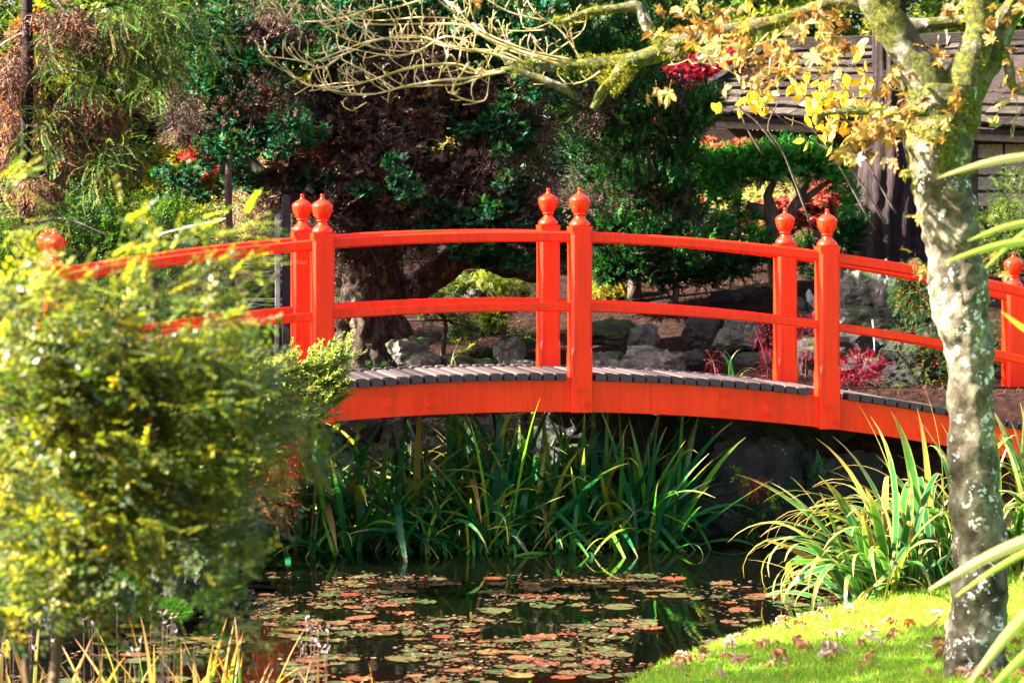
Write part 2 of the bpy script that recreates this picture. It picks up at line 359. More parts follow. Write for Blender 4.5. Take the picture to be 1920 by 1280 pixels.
def blob(mb, tmpl, px, py, Y, rx, ry, n_, cols, rd=None, size=1.0, outward=1.0, bias=(0, 0, 0), up=(0, 0, 1), jit=.4, shell=.5, lumps=0, keep=None):
    """a clump of foliage: centre given as sight line and distance, radii rx, ry in photo pixels, rd metres deep"""
    c = np.array(P(px, py, Y)); k = Y / F; rd = rd if rd is not None else (rx + ry) / 2 * k
    rad = np.array([rx * k, rd, ry * k])
    d = rng.normal(size=(n_, 3)); d /= np.linalg.norm(d, axis=1, keepdims=True)
    r = rng.random(n_) ** (1 / 3); r = r * (1 - shell) + shell * (1 - rng.random(n_) ** 2 * .35)
    if lumps:
        lc = rng.normal(size=(lumps, 3)); lc /= np.linalg.norm(lc, axis=1, keepdims=True); lc *= rng.uniform(.3, .95, (lumps, 1))
        w_ = rng.integers(0, lumps, n_); q = lc[w_] + d * r[:, None] * rng.uniform(.16, .38, lumps)[w_][:, None]
        dd = d * .7 + lc[w_] * .6
    else:
        q = d * r[:, None]; dd = d
    pos = c + q * rad
    if keep is not None:
        mk = keep(pos); pos = pos[mk]; dd = dd[mk]; n_ = len(pos)
        if not n_: return pos
    dr = dd * outward + np.array(bias) + rng.normal(0, jit, (n_, 3))
    bake(mb, T[tmpl], pos, frames(dr, up, .5), rng.uniform(.7, 1.3, n_) * size, pick(cols, n_))
    return pos
def catmull(pts, k=6):
    pts = [np.array(p, float) for p in pts]; out_ = []
    Q = [pts[0] * 2 - pts[1]] + pts + [pts[-1] * 2 - pts[-2]]
    for i in range(1, len(Q) - 2):
        for j in range(k):
            t = j / k; a, b_, c, d = Q[i - 1:i + 3]
            out_.append(.5 * (2 * b_ + (c - a) * t + (2 * a - 5 * b_ + 4 * c - d) * t * t + (-a + 3 * b_ - 3 * c + d) * t ** 3))
    out_.append(Q[-2]); return np.array(out_)
def tube(pts, rad, seg=8, k=6, amp=0.0, nsc=6.0, sd_=0.0, ridges=0, flare=0):
    """tapering tube; returns verts, quads. rad is a list matched to pts"""
    C = catmull(pts, k); R_ = np.interp(np.linspace(0, 1, len(C)), np.linspace(0, 1, len(rad)), rad)
    tn = np.gradient(C, axis=0); tn /= np.maximum(np.linalg.norm(tn, axis=1, keepdims=True), 1e-9)
    V = []; ref = np.array([0.13, 1, 0.07]);
    for i in range(len(C)):
        u = np.cross(tn[i], ref); u /= max(np.linalg.norm(u), 1e-6); v_ = np.cross(tn[i], u)
        for j in range(seg):
            a = 2 * math.pi * j / seg; r = R_[i]
            if amp:
                q = C[i] + (u * math.cos(a) + v_ * math.sin(a)) * r
                r *= 1 + amp * (noise.noise(Vector(q) * nsc + Vector((sd_, 0, 0))) + .5 * noise.noise(Vector(q) * nsc * 3.1))
            if ridges: r *= 1 + .10 * math.sin(a * ridges + 2.5 * noise.noise(Vector((a * 1.2, C[i][2] * 1.5, sd_)))) + .05 * noise.noise(Vector((math.cos(a) * 9, math.sin(a) * 9, C[i][2] * 2)))
            V.append(C[i] + (u * math.cos(a) + v_ * math.sin(a)) * r)
    Fc = []
    for i in range(len(C) - 1):
        for j in range(seg):
            a = i * seg + j; b_ = i * seg + (j + 1) % seg
            Fc.append((a, b_, b_ + seg, a + seg))
    n_ = len(V); V.append(C[0]); V.append(C[-1])
    for j in range(seg):
        j2 = (j + 1) % seg
        Fc.append((n_, j2, j, n_)[:3] + (n_,)); Fc.append((n_ + 1, n_ - seg + j, n_ - seg + j2, n_ + 1)[:3] + (n_ + 1,))
    Fc = [tuple(dict.fromkeys(f)) for f in Fc]
    return V, Fc
class Tubes:
    def __init__(s): s.V = []; s.F = []
    def add(s, *a, **k):
        V, Fc = tube(*a, **k); n_ = len(s.V); s.V += V; s.F += [tuple(i + n_ for i in f) for f in Fc]
    def build(s, name, mat, parent=None): return link(name, mesh_py(name, s.V, s.F, mat, True), parent)
import bmesh
ICO = {}
def ico(sub):
    if sub not in ICO:
        bm = bmesh.new(); bmesh.ops.create_icosphere(bm, subdivisions=sub, radius=1)
        ICO[sub] = ([v.co.copy() for v in bm.verts], [tuple(v.index for v in f.verts) for f in bm.faces]); bm.free()
    return ICO[sub]
def rock(name, center, size, mat, parent=None, seed=0, sub=4, rough=.22, blocky=.55, rot=0):
    Vs, Fs = ico(sub); o_ = Vector((seed * 3.7, seed * 1.3, seed * 2.1)); V = []
    for v in Vs:
        m_ = max(abs(v.x), abs(v.y), abs(v.z)); q = v.lerp(v / m_ * .82, blocky)
        d = 1 + rough * 1.6 * noise.noise(v * 1.1 + o_) + rough * noise.noise(v * 2.6 + o_) + rough * .5 * noise.noise(v * 6 + o_) + rough * .28 * noise.noise(v * 14 + o_) - rough * .55 * max(0, .22 - abs(noise.noise(v * 2.1 + o_ * 1.7))) * 2.2 - rough * .22 * max(0, .2 - abs(noise.noise(v * 6.3 - o_))) * 3
        # angular chips
        d -= rough * .6 * max(0, abs(noise.noise(v * 1.7 - o_)) - .25)
        q = q * d; x, y = q.x * size[0], q.y * size[1]
        V.append(Vector((x * math.cos(rot) - y * math.sin(rot), x * math.sin(rot) + y * math.cos(rot), q.z * size[2])))
    me = mesh_py(name, V, Fs, mat, False)
    o = link(name, me, parent); o.location = center
    return o
def box_me(name, sx, sy, sz, mat, ch=.004, org=(0, 0, 0)):
    bm = bmesh.new(); bmesh.ops.create_cube(bm, size=1)
    for v in bm.verts: v.co = Vector((v.co.x * sx + org[0], v.co.y * sy + org[1], v.co.z * sz + org[2]))
    if ch: bmesh.ops.bevel(bm, geom=bm.edges[:], offset=ch, segments=1, affect='EDGES')
    me = bpy.data.meshes.new(name); bm.to_mesh(me); bm.free(); me.materials.append(mat); return me

# ------------------------------------------------------------ ground, lawn, water
POND = np.array([(.30, 12.6), (.36, 13.7), (.68, 14.67), (1.15, 15.6), (1.67, 16.43), (2.27, 17.35), (2.79, 18.05), (3.3, 18.7), (3.9, 19.6), (3.6, 20.1), (2.3, 20.35), (1.5, 20.45), (.2, 21.0), (-1.0, 21.05),
                 (-1.7, 20.6), (-2.05, 19.6), (-1.85, 18.5), (-2.05, 17.3), (-2.5, 16.2), (-3.2, 15.2), (-4.4, 14.3), (-4.2, 12.9), (-2.6, 12.35), (-1, 12.1)])
def pond_dist(x, y):
    """signed distance to the pond edge, negative on the water"""
    x = np.asarray(x, float); y = np.asarray(y, float); d2 = np.full(x.shape, 1e9); ins = np.zeros(x.shape, bool)
    n_ = len(POND)
    for i in range(n_):
        a = POND[i]; b_ = POND[(i + 1) % n_]; e = b_ - a
        t = np.clip(((x - a[0]) * e[0] + (y - a[1]) * e[1]) / (e @ e), 0, 1)
        d2 = np.minimum(d2, (x - a[0] - t * e[0]) ** 2 + (y - a[1] - t * e[1]) ** 2)
        c = ((a[1] > y) != (b_[1] > y)) & (x < (b_[0] - a[0]) * (y - a[1]) / (b_[1] - a[1] + 1e-12) + a[0]); ins ^= c
    d = np.sqrt(d2); return np.where(ins, -d, d)
def sstep(a, b_, x): t = np.clip((x - a) / (b_ - a), 0, 1); return t * t * (3 - 2 * t)
def lawn_mask(x, y):
    return (x > .3) & (y < 19.6 + .1 * x) & (y > 4)
def ground_h(x, y):
    x = np.asarray(x, float); y = np.asarray(y, float); d = pond_dist(x, y)
    back = 1.03 * sstep(0, 1.0, d) + .72 * sstep(1.3, 4.6, d) * sstep(20.5, 22, y) + .018 * np.clip(d - 4, 0, 60)
    lawn = .09 * sstep(0, .12, d) + .16 * sstep(0, 2.6, d) + .03 * np.clip(d - 1, 0, 12)
    left = .42 * sstep(0, .7, d) + .22 * sstep(.6, 3, d) + .02 * np.clip(d - 3, 0, 30)
    front = .10 * sstep(0, .2, d) + .07 * np.clip(d, 0, 12)
    wb = sstep(19.4, 20.4, y); wr = sstep(.0, .5, x) * (1 - wb); wf = (1 - sstep(12.2, 14.5, y)) * (1 - wr) * (1 - wb)
    wl = np.clip(1 - wb - wr - wf, 0, 1)
    h = wb * back + wr * lawn + wf * front + wl * left
    h = h + (.02 * np.sin(x * 2.1 + y) + .015 * np.sin(y * 3.3 - x * 1.7)) * sstep(.3, 1.5, d)
    return np.where(d < 0, np.maximum(-.5, d * 1.2), h)
xs = np.concatenate([np.linspace(-400, -60, 8)[:-1], np.linspace(-60, -9, 18)[:-1], np.arange(-9, 9, .1), np.linspace(9, 60, 18), np.linspace(60, 400, 8)[1:]])
ys = np.concatenate([np.linspace(-60, 0, 8)[:-1], np.arange(0, 11, .5), np.arange(11, 32, .1), np.linspace(32, 70, 20), np.linspace(70, 900, 14)[1:]])
X, Yg = np.meshgrid(xs, ys); Zg = ground_h(X, Yg)
nx, ny = len(xs), len(ys); idx = np.arange(nx * ny).reshape(ny, nx)
Q = np.stack([idx[:-1, :-1], idx[:-1, 1:], idx[1:, 1:], idx[1:, :-1]], -1).reshape(-1, 4)
VG = np.stack([X, Yg, Zg], -1).reshape(-1, 3); ctr = VG[Q].mean(1)
lm = lawn_mask(ctr[:, 0], ctr[:, 1])
def submesh(name, q, mat):
    u, inv = np.unique(q, return_inverse=True); me = mesh_np(name, VG[u], inv.reshape(-1, 4), mat, None, True)
    o = link(name, me); o['kind'] = 'structure'; return o
submesh('ground', Q[~lm], M['soil']); submesh('lawn', Q[lm], M['turf'])
wm = mesh_py('water', [(-5.5, 11, 0), (4.8, 11, 0), (4.8, 21.8, 0), (-5.5, 21.8, 0)], [(0, 1, 2, 3)], M['water'])
o = link('water', wm); o['kind'] = 'structure'
def gz(x, y): return float(ground_h(np.array([x]), np.array([y]))[0])

# ------------------------------------------------------------ the bridge
A = np.array((.977, .213, 0)); Pp = np.array((-.213, .977, 0)); O = np.array((.476, 20.0, 0))
ROT = math.atan2(.213, .977)
def ztop(t): return EYE + .045 - .029 * t - .0285 * t * t
def slope(t): return -.029 - .057 * t
def BP(t, s, z): return O + A * t + Pp * s + np.array((0, 0, z))
bridge = empty('footbridge', tuple(BP(0, .49, 0)), 'red painted arched wooden footbridge with ball finials crossing the pond', 'footbridge')
def bl(name, me, **k):
    o = link(name, me, bridge); return o
PT = [-3.65, -1.825, 0, 1.825, 3.65]
# post: square shaft with stopped chamfers
def post_mesh():
    h = .075; V = []; Fc = []
    lv = [(-1.57, .003), (-1.18, .003), (-1.12, .019), (-.325, .019), (-.29, .003), (-.268, .003)]
    for z, c in lv:
        for (sx, sy) in ((1, 1), (-1, 1), (-1, -1), (1, -1)):
            a = (sx * h, sy * (h - c), z); b_ = (sx * (h - c), sy * h, z)
            V += [a, b_] if sx * sy > 0 else [b_, a]
    for i in range(len(lv) - 1):
        for j in range(8):
            Fc.append((i * 8 + j, i * 8 + (j + 1) % 8, i * 8 + 8 + (j + 1) % 8, i * 8 + 8 + j))
    Fc.append(tuple(range(7, -1, -1))); Fc.append(tuple(range(len(V) - 8, len(V))))
    return mesh_py('post', V, Fc, M['red'])
prof = [(.060, -.268), (.073, -.268), (.074, -.258), (.0735, -.252), (.070, -.242), (.060, -.230), (.047, -.218), (.037, -.208), (.031, -.199), (.031, -.193), (.036, -.190), (.041, -.186), (.0415, -.180), (.039, -.176),
        (.042, -.172), (.054, -.155), (.064, -.135), (.0705, -.112), (.0735, -.092), (.074, -.080), (.072, -.073), (.066, -.066), (.054, -.056), (.038, -.046), (.026, -.040), (.018, -.034), (.0145, -.028), (.0135, -.006), (.0145, -.004), (.0135, 0), (.006, .001), (.0005, .001)]
SG = 28; V = []; Fc = []
for r_, z_ in prof:
    for j in range(SG): a = 2 * math.pi * j / SG; V.append((r_ * math.cos(a), r_ * math.sin(a), z_))
for i in range(len(prof) - 1):
    for j in range(SG): Fc.append((i * SG + j, i * SG + (j + 1) % SG, (i + 1) * SG + (j + 1) % SG, (i + 1) * SG + j))
fin_me = mesh_py('finial', V, Fc, M['red'], True)
post_me = post_mesh()
bolt_me = None
bm = bmesh.new(); bmesh.ops.create_cone(bm, cap_ends=True, segments=6, radius1=.021, radius2=.017, depth=.036)
bmesh.ops.rotate(bm, verts=bm.verts, cent=(0, 0, 0), matrix=Matrix.Rotation(math.radians(90), 3, 'X')); bolt_me = bpy.data.meshes.new('bolt'); bm.to_mesh(bolt_me); bm.free(); bolt_me.materials.append(M['red'])
for s in (0, .98):
    for t in PT:
        o = bl('post', post_me); zt = ztop(t); o.location = tuple(BP(t, s, zt)); o.rotation_euler = (0, 0, ROT)
        f = link('finial', fin_me, o, local=True)
        for (dx, dz) in ((-.028, -1.40), (.024, -1.505)):
            bo = link('bolt', bolt_me, o, local=True); bo.location = (dx, -.079 if s == 0 else .079, dz)
def strip(name, t0, t1, s0, s1, o0, o1, n_, ch, mat=None):
    """curved timber following the arch between t0 and t1; o0/o1 lower/upper offsets from the finial curve"""
    V = []; Fc = []
    for i in range(n_ + 1):
        t = t0 + (t1 - t0) * i / n_; zt = ztop(t)
        ring = [(s0 + ch, o0), (s1 - ch, o0), (s1, o0 + ch), (s1, o1 - ch), (s1 - ch, o1), (s0 + ch, o1), (s0, o1 - ch), (s0, o0 + ch)]
        V += [BP(t, s_, zt + z_) for s_, z_ in ring]
    for i in range(n_):
        for j in range(8): Fc.append((i * 8 + j, i * 8 + 8 + j, i * 8 + 8 + (j + 1) % 8, i * 8 + (j + 1) % 8))
    Fc.append(tuple(range(8))); Fc.append(tuple(range(n_ * 8 + 7, n_ * 8 - 1, -1)))
    return bl(name, mesh_py(name, V, Fc, mat or M['red']))
for s in (0, .98):
    for i in range(4):
        t0, t1 = PT[i] + .073, PT[i + 1] - .073
        strip('handrail', t0, t1, s - .034, s + .034, -.382, -.306, 14, .012)
        strip('middle_rail', t0, t1, s - .026, s + .026, -.868, -.806, 14, .008)
        f = 1 if s == 0 else -1
        strip('beam', PT[i] + (.0 if i else .0), PT[i + 1] - .012, s - .045, s + .04, -1.57, -1.347, 14, .003)
        for k_, t in enumerate([PT[i] + .44, PT[i] + .75] if i in (1,) else [PT[i] + 1.05, PT[i] + 1.37] if i == 2 else [PT[i] + .7]):
            for j_, oo in enumerate((-1.405, -1.505)):
                b_ = bl('bolt', bolt_me); b_.location = tuple(BP(t - .012 * j_, s + (-.05 if s == 0 else .046), ztop(t) + oo)); b_.rotation_euler = (0, 0, ROT)
strip('joist', -3.9, 3.9, .46, .52, -1.53, -1.35, 30, .003)
# deck planks
def plank_me(L, org):
    bm = bmesh.new(); w_ = .076; h_ = .046; c = .011
    pr = [(-w_ / 2, -h_), (w_ / 2, -h_), (w_ / 2, -c), (w_ / 2 - c, 0), (-w_ / 2 + c, 0), (-w_ / 2, -c)]
    vs = [[bm.verts.new((x, org + e * L, z)) for x, z in pr] for e in (0, 1)]
    for j in range(6): bm.faces.new((vs[0][j], vs[0][(j + 1) % 6], vs[1][(j + 1) % 6], vs[1][j]))
    e0 = bm.faces.new(vs[0][::-1]); e1 = bm.faces.new(vs[1]); e0.material_index = 1; e1.material_index = 1
    bmesh.ops.recalc_face_normals(bm, faces=bm.faces)
    me = bpy.data.meshes.new('plank'); bm.to_mesh(me); bm.free(); me.materials.append(M['deck']); me.materials.append(M['deck_end']); return me
pl_full = plank_me(1.15, -.085); pl_short = plank_me(.81, .085)
t = -3.98
while t < 4.0:
    near = min(abs(t - q) for q in PT) < .112
    o = bl('plank', pl_short if near else pl_full); o.location = tuple(BP(t, random.uniform(-.006, .006), ztop(t) - 1.298 + random.uniform(-.002, .002)))
    o.rotation_euler = Matrix(((A[0], Pp[0], 0), (A[1], Pp[1], 0), (0, 0, 1))).to_euler()
    o.rotation_euler = (Matrix.Rotation(ROT + random.uniform(-.004, .004), 3, 'Z') @ Matrix.Rotation(-math.atan(slope(t)), 3, 'Y')).to_euler()
    t += .0935
# added red blocks under the left bridge end for their reflection in the water
for s_ in (0.0, .98):
    o = bl('reflection_block', box_me('reflection_block', .30, .09, .36, M['red'], .006)); o.location = tuple(BP(-2.14, s_, ztop(-2.14) - 1.57 - .178)); o.rotation_euler = (0, 0, ROT)

# ------------------------------------------------------------ rocks
wall = empty('rock_wall', (1.2, 21.2, 0), 'dark rough stone wall rising from the pond under the bridge behind the reeds', 'rock wall')
rr = random.Random(21)
def wall_stone(px, py, Y, w_, h_, seed, mat='rock_dark', dz=.5, bl_=.6):
    k = Y / F; o = rock('stone', P(px, py, Y), (w_ / 2 * k, max(w_, h_) / 2 * k * dz, h_ / 2 * k), M[mat], wall, seed, 4, .20, bl_)
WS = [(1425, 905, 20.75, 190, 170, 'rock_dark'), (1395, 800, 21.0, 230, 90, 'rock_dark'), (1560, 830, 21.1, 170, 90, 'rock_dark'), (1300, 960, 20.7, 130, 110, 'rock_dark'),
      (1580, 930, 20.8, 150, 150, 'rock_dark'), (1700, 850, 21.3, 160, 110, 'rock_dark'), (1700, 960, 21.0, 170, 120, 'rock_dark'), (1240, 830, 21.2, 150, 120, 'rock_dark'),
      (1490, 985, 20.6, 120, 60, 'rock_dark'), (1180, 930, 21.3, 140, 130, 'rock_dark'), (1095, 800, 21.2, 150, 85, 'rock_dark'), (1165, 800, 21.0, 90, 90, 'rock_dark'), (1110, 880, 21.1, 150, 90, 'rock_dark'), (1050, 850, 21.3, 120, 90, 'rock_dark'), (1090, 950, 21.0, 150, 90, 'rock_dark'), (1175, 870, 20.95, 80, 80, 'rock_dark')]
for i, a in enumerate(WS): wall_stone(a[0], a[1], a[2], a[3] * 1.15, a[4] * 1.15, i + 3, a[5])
x = 560; k_ = 30
for row, (py0, hh) in enumerate(((815, 60), (870, 70), (940, 80))):
    x = 540 + row * 23
    while x < 1140:
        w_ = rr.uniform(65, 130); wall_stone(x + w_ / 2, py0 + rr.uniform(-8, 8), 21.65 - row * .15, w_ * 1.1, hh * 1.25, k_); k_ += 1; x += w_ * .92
def lone_rock(px, py, Y, w_, h_, seed, label, mat='rock', rot=0, bl_=.35, rough=.24):
    k = Y / F; o = rock('rock', P(px, py, Y), (w_ / 2 * k, w_ * .4 * k, h_ / 2 * k), M[mat], None, seed, 4, rough, bl_, rot)
    tag(o, label, 'rock'); return o
lone_rock(1232, 690, 22.3, 130, 90, 5, 'broad pale wedge-shaped rock just behind the deck right of the middle posts')
lone_rock(1128, 690, 22.4, 90, 60, 6, 'flat greenish rock hugging the deck right beside the near middle post')
lone_rock(1205, 632, 23.0, 60, 50, 7, 'small pointed rock with one sunlit face above the pale wedge rock')
lone_rock(1140, 625, 23.1, 120, 55, 17, 'low mossy boulder in the mulch bank right of the middle posts', 'rock_moss')
lone_rock(1390, 625, 22.9, 90, 70, 8, 'rounded tan boulder with a dark underside left of the right far post')
lone_rock(1325, 625, 23.1, 90, 80, 9, 'dark grey boulder left of the rounded tan boulder', 'rock_dark')
lone_rock(1290, 680, 22.6, 80, 50, 10, 'dim low rock on the bank right of the pale wedge rock', 'rock_dark')
lone_rock(1440, 685, 22.6, 110, 60, 31, 'dark flat stone behind the deck left of the right far post', 'rock_dark')
lone_rock(770, 660, 22.2, 80, 60, 11, 'grey leaning slab at the foot of the gnarled cypress trunk', 'rock', .4, .6)
lone_rock(790, 690, 22.0, 90, 60, 12, 'sunlit craggy rock at the deck edge below the leaning slab')
lone_rock(880, 690, 22.1, 110, 50, 13, 'olive flat rock at the deck edge under the yellow leaved seedling', 'rock_moss')
lone_rock(955, 660, 22.6, 55, 60, 14, 'upright dark stone standing in brown mulch left of the middle far post')
lone_rock(985, 690, 22.1, 60, 36, 15, 'small sunlit stone touching the foot of the middle far post')
lone_rock(862, 555, 24.8, 80, 80, 16, 'tall grey boulder seen through the gap below the cypress limb')
lone_rock(900, 620, 24.0, 90, 36, 18, 'low mossy stone with a lit edge behind the seedling', 'rock_moss')
lone_rock(1360, 560, 24.2, 60, 36, 19, 'little stone half sunk in the mulch slope below the cloud pruned juniper', 'rock_dark')
# rockery with the trickle, right of the third pair of posts
rk = empty('rockery', tuple(P(1660, 700, 22.3)), 'grey waterfall rockery with a dark hollow and thin trickle behind the right bay', 'rockery')
def rk_stone(px, py, Y, w_, h_, seed, rot=0, bl_=.3, m_='rock'):
    k = Y / F; return rock('stone', P(px, py, Y), (w_ / 2 * k, w_ * .38 * k, h_ / 2 * k), M[m_], rk, seed, 4, .24, bl_, rot)
for i, a in enumerate([(1610, 540, 23.0, 80, 85), (1580, 560, 23.1, 60, 110), (1662, 545, 22.9, 60, 110), (1635, 508, 23.1, 90, 40), (1612, 605, 22.5, 130, 60), (1690, 610, 22.5, 120, 70), (1620, 665, 22.2, 170, 100),
                       (1700, 690, 22.1, 150, 110), (1545, 690, 22.3, 120, 130), (1500, 600, 22.9, 90, 90), (1640, 745, 22.0, 190, 70), (1760, 660, 22.4, 120, 120), (1540, 620, 22.8, 80, 80), (1790, 745, 22.2, 150, 90), (1740, 570, 23.2, 80, 60)]):
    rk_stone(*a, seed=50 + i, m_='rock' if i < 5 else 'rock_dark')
m, n, l, b, out = newmat('white_water'); b.inputs['Base Color'].default_value = (.7, .75, .8, 1); b.inputs['Roughness'].default_value = .2; M['wwater'] = m; b.inputs['Base Color'].default_value = (.16, .18, .2, 1)
for (a, c) in (((1669, 520, 22.45), (1667, 552, 22.35)), ((1636, 600, 22.0), (1640, 660, 21.8))):
    tb = Tubes(); p0, p1 = P(*a), P(*c); tb.add([p0, p0.lerp(p1, .5) + Vector((.003, 0, 0)), p1], [.006, .009, .004], 7, 4, .6, 30); tb.build('water_trickle', M['wwater'], rk)
# mossy stone edging on the left bank
se = empty('stone_edging', (-2.2, 16.8, 0), 'mossy rounded edging stones at the waterline below the left shrub', 'stone edging')
for i, (px, py, Y, w_, h_) in enumerate([(315, 1100, 16.9, 60, 95), (365, 1085, 17.1, 80, 80), (262, 1110, 16.6, 70, 60), (410, 1075, 17.6, 60, 70), (200, 1125, 16.2, 90, 70), (290, 1050, 17.4, 120, 60), (140, 1130, 15.9, 90, 80), (360, 1035, 17.9, 110, 50),
                                           (430, 1030, 18.3, 70, 50), (230, 1060, 17.0, 100, 60), (90, 1150, 15.6, 100, 90), (450, 985, 19.0, 90, 60), (480, 940, 19.9, 110, 70)]):
    k = Y / F; rock('stone', P(px, py, Y), (w_ / 2 * k * 1.1, w_ * .45 * k, h_ / 2 * k * 1.1), M['rock_moss'], se, 80 + i, 4, .2, .25)
mb = MB()
for (px, py, Y, rx, ry, c_) in ((300, 1140, 16.4, 50, 14, 1500), (240, 1095, 16.5, 35, 20, 900), (395, 1120, 16.9, 40, 12, 900), (330, 1150, 16.3, 30, 10, 500), (180, 1150, 16.0, 50, 12, 600)):
    blob(mb, 'tiny', px, py, Y, rx, ry, c_, [(.03, .10, .008), (.05, .14, .01), (.02, .07, .01)], rd=.14, size=.33, bias=(0, 0, .5))
mb.build('moss', M['moss'], se)

# ------------------------------------------------------------ mulch litter
n_ = 26000
x = rng.uniform(-3.5, 5.5, n_); y = rng.uniform(21.0, 27.5, n_); z = ground_h(x, y) + .006
mb = MB(); a = rng.uniform(0, 6.28, n_)
bake(mb, diamonds([((-.03, 0, 0), (.03, 0, .004), .010, (0, 0, 1), 1)]), np.stack([x, y, z], -1), frames(np.stack([np.cos(a), np.sin(a), rng.normal(0, .35, n_)], -1)), rng.uniform(.5, 1.4, n_), pick([(.03, .010, .006), (.055, .018, .010), (.012, .005, .004), (.10, .042, .022)], n_))
o = mb.build('needle_litter', M['litter']); tag(o, 'reddish brown needles and bark bits covering the bank behind the bridge', 'litter', kind='stuff')

# ------------------------------------------------------------ lawn grass
n_ = 90000
x = rng.uniform(.3, 4.2, n_); y = rng.uniform(12.2, 19.0, n_); d = pond_dist(x, y); k_ = (d > .0) & lawn_mask(x, y) & (x < .22 * y + .5)
x, y, d = x[k_], y[k_], d[k_]; n_ = len(x)
L = rng.uniform(.020, .042, n_) * (1 + .5 * (d < .08)); ln = rng.normal(0, .5, (n_, 2)); base = np.stack([x, y, ground_h(x, y) - .004], -1); wv = np.stack([rng.normal(size=n_), rng.normal(size=n_) * .3, 0 * x], -1); wv /= np.linalg.norm(wv, axis=1, keepdims=True)
tip = base + np.stack([ln[:, 0] * L, ln[:, 1] * L, L], -1)
V = np.stack([base - wv * .0028, base + wv * .0028, tip], 1).reshape(-1, 3)
c = pick([(.20, .35, .012), (.30, .42, .03), (.42, .46, .10), (.12, .27, .01), (.30, .24, .08), (.16, .30, .02)], n_)
gm = mesh_np('grass', V, np.arange(n_ * 3).reshape(-1, 3), M['grassblade'], np.repeat(c, 3, 0))
o = link('grass', gm); tag(o, 'short bright mown grass covering the sunlit bank', 'grass', kind='stuff')

# ------------------------------------------------------------ iris and reed blades
def blade_me(L, wd, bend, kink=0, seg=12, tw=0.0, r=random):
    V = []; Fc = []; C = []; x = z = 0; ang = math.pi / 2 - .04; st = L / seg
    for i in range(seg + 1):
        t = i / seg; ww = wd * (min(1, .55 + t * 1.8) if t < .3 else 1) * (1 - max(0, (t - .55) / .45) ** 1.6) / 2 + .0008
        a2 = tw * t; dy = math.cos(a2) * ww; dn = math.sin(a2) * ww
        V += [(x - dn, -dy, z), (x - .22 * ww, 0, z - .12 * ww), (x + dn, dy, z)]; C += [(t, 1, 0), (t, 0, 0), (t, 1, 0)]
        ang -= bend / seg * (.35 + 1.6 * t * t * (1.4 if not kink else .7))
        if kink and abs(t - kink) < .5 / seg: ang -= 1.5
        x += math.cos(ang) * st; z += math.sin(ang) * st
        if z < .0 - L: break
    for i in range(seg):
        a = i * 3; Fc += [(a, a + 1, a + 4, a + 3), (a + 1, a + 2, a + 5, a + 4)]
    me = mesh_np('leaf', V, Fc, M['reed'], np.array(C), True); return me
M['reed'] = rampleaf('iris_leaf', [(0, (.006, .065, .030)), (.35, (.013, .11, .034)), (.62, (.030, .17, .026)), (.84, (.09, .24, .015)), (.95, (.28, .27, .02)), (1, (.30, .18, .06))], (.35, .22, .09), .82, .34, .32, 0, (1.7, 1.7, .5))
M['sedge'] = rampleaf('striped_sedge_leaf', [(0, (.010, .065, .018)), (.45, (.018, .11, .025)), (.75, (.05, .16, .02)), (.9, (.22, .20, .03)), (1, (.26, .13, .05))], (.30, .18, .07), .74, .32, .35, .4, (1.5, 1.4, .6))
def clump(name, label, cat, mat, spots, tmpls, nl, hmin, hmax, lean, az0=None, azs=3.14, group=None, water=True):
    root = empty(name, (spots[0][0], spots[0][1], 0), label, cat, group); r = random.Random(hash(label) % 1000 if False else len(label) * 7 + nl)
    for i in range(nl):
        bx, by, rad = spots[i % len(spots)]
        q = r.random() ** .5 * rad; an = r.uniform(0, 6.283); x_, y_ = bx + math.cos(an) * q, by + math.sin(an) * q * .7
        o = link('leaf', r.choice(tmpls), root); s_ = r.uniform(hmin, hmax)
        o.location = (x_, y_, max(gz(x_, y_), -.12) - .02)
        az = r.uniform(0, 6.283) if az0 is None else r.gauss(az0, azs)
        o.rotation_euler = (Matrix.Rotation(az, 3, 'Z') @ Matrix.Rotation(r.gauss(lean, lean * .9 + .08), 3, 'Y') @ Matrix.Rotation(r.uniform(-.9, .9), 3, 'Z')).to_euler()
        o.scale = (s_, s_ * r.uniform(.7, 1.25), s_)
    return root
def with_mat(ms, key):
    out_ = []
    for q in ms:
        c = q.copy(); c.materials.clear(); c.materials.append(M[key]); out_.append(c)
    return out_
R0 = random.Random(4)
up_t = [blade_me(1, R0.uniform(.026, .042), R0.uniform(.15, .8), 0, 12, R0.uniform(-1, 1)) for _ in range(8)]
arc_t = [blade_me(1, R0.uniform(.024, .040), R0.uniform(1.2, 2.5), 0, 14, R0.uniform(-.8, .8)) for _ in range(8)]
kin_t = [blade_me(1, R0.uniform(.036, .050), R0.uniform(.5, 1.0), R0.choice([.4, .5, .6]), 14, R0.uniform(-.5, .5)) for _ in range(5)]
clump('reed_clump', 'dense dark green iris reeds under the left half of the bridge span', 'reeds', 'reed', [(-.95, 20.5, .30), (-.55, 20.45, .25), (-1.3, 20.4, .3), (-.75, 20.25, .3), (-1.6, 20.2, .25), (-1.25, 20.1, .25)], up_t + up_t + arc_t + arc_t + kin_t, 298, .7, 1.4, .5)
clump('reed_clump', 'tall broad-leaved iris reeds left of the middle near post', 'reeds', 'reed', [(-.15, 20.55, .28), (.15, 20.5, .22), (-.35, 20.35, .25), (0, 20.2, .25)], up_t + up_t + arc_t + arc_t + kin_t, 298, .75, 1.45, .42)
clump('reed_clump', 'iris reeds with yellowing stalks right of the middle near post', 'reeds', 'reed', [(.62, 20.55, .24), (.85, 20.5, .2), (1.05, 20.4, .16), (.4, 20.45, .2)], up_t + up_t + arc_t + kin_t, 270, .7, 1.35, .38)
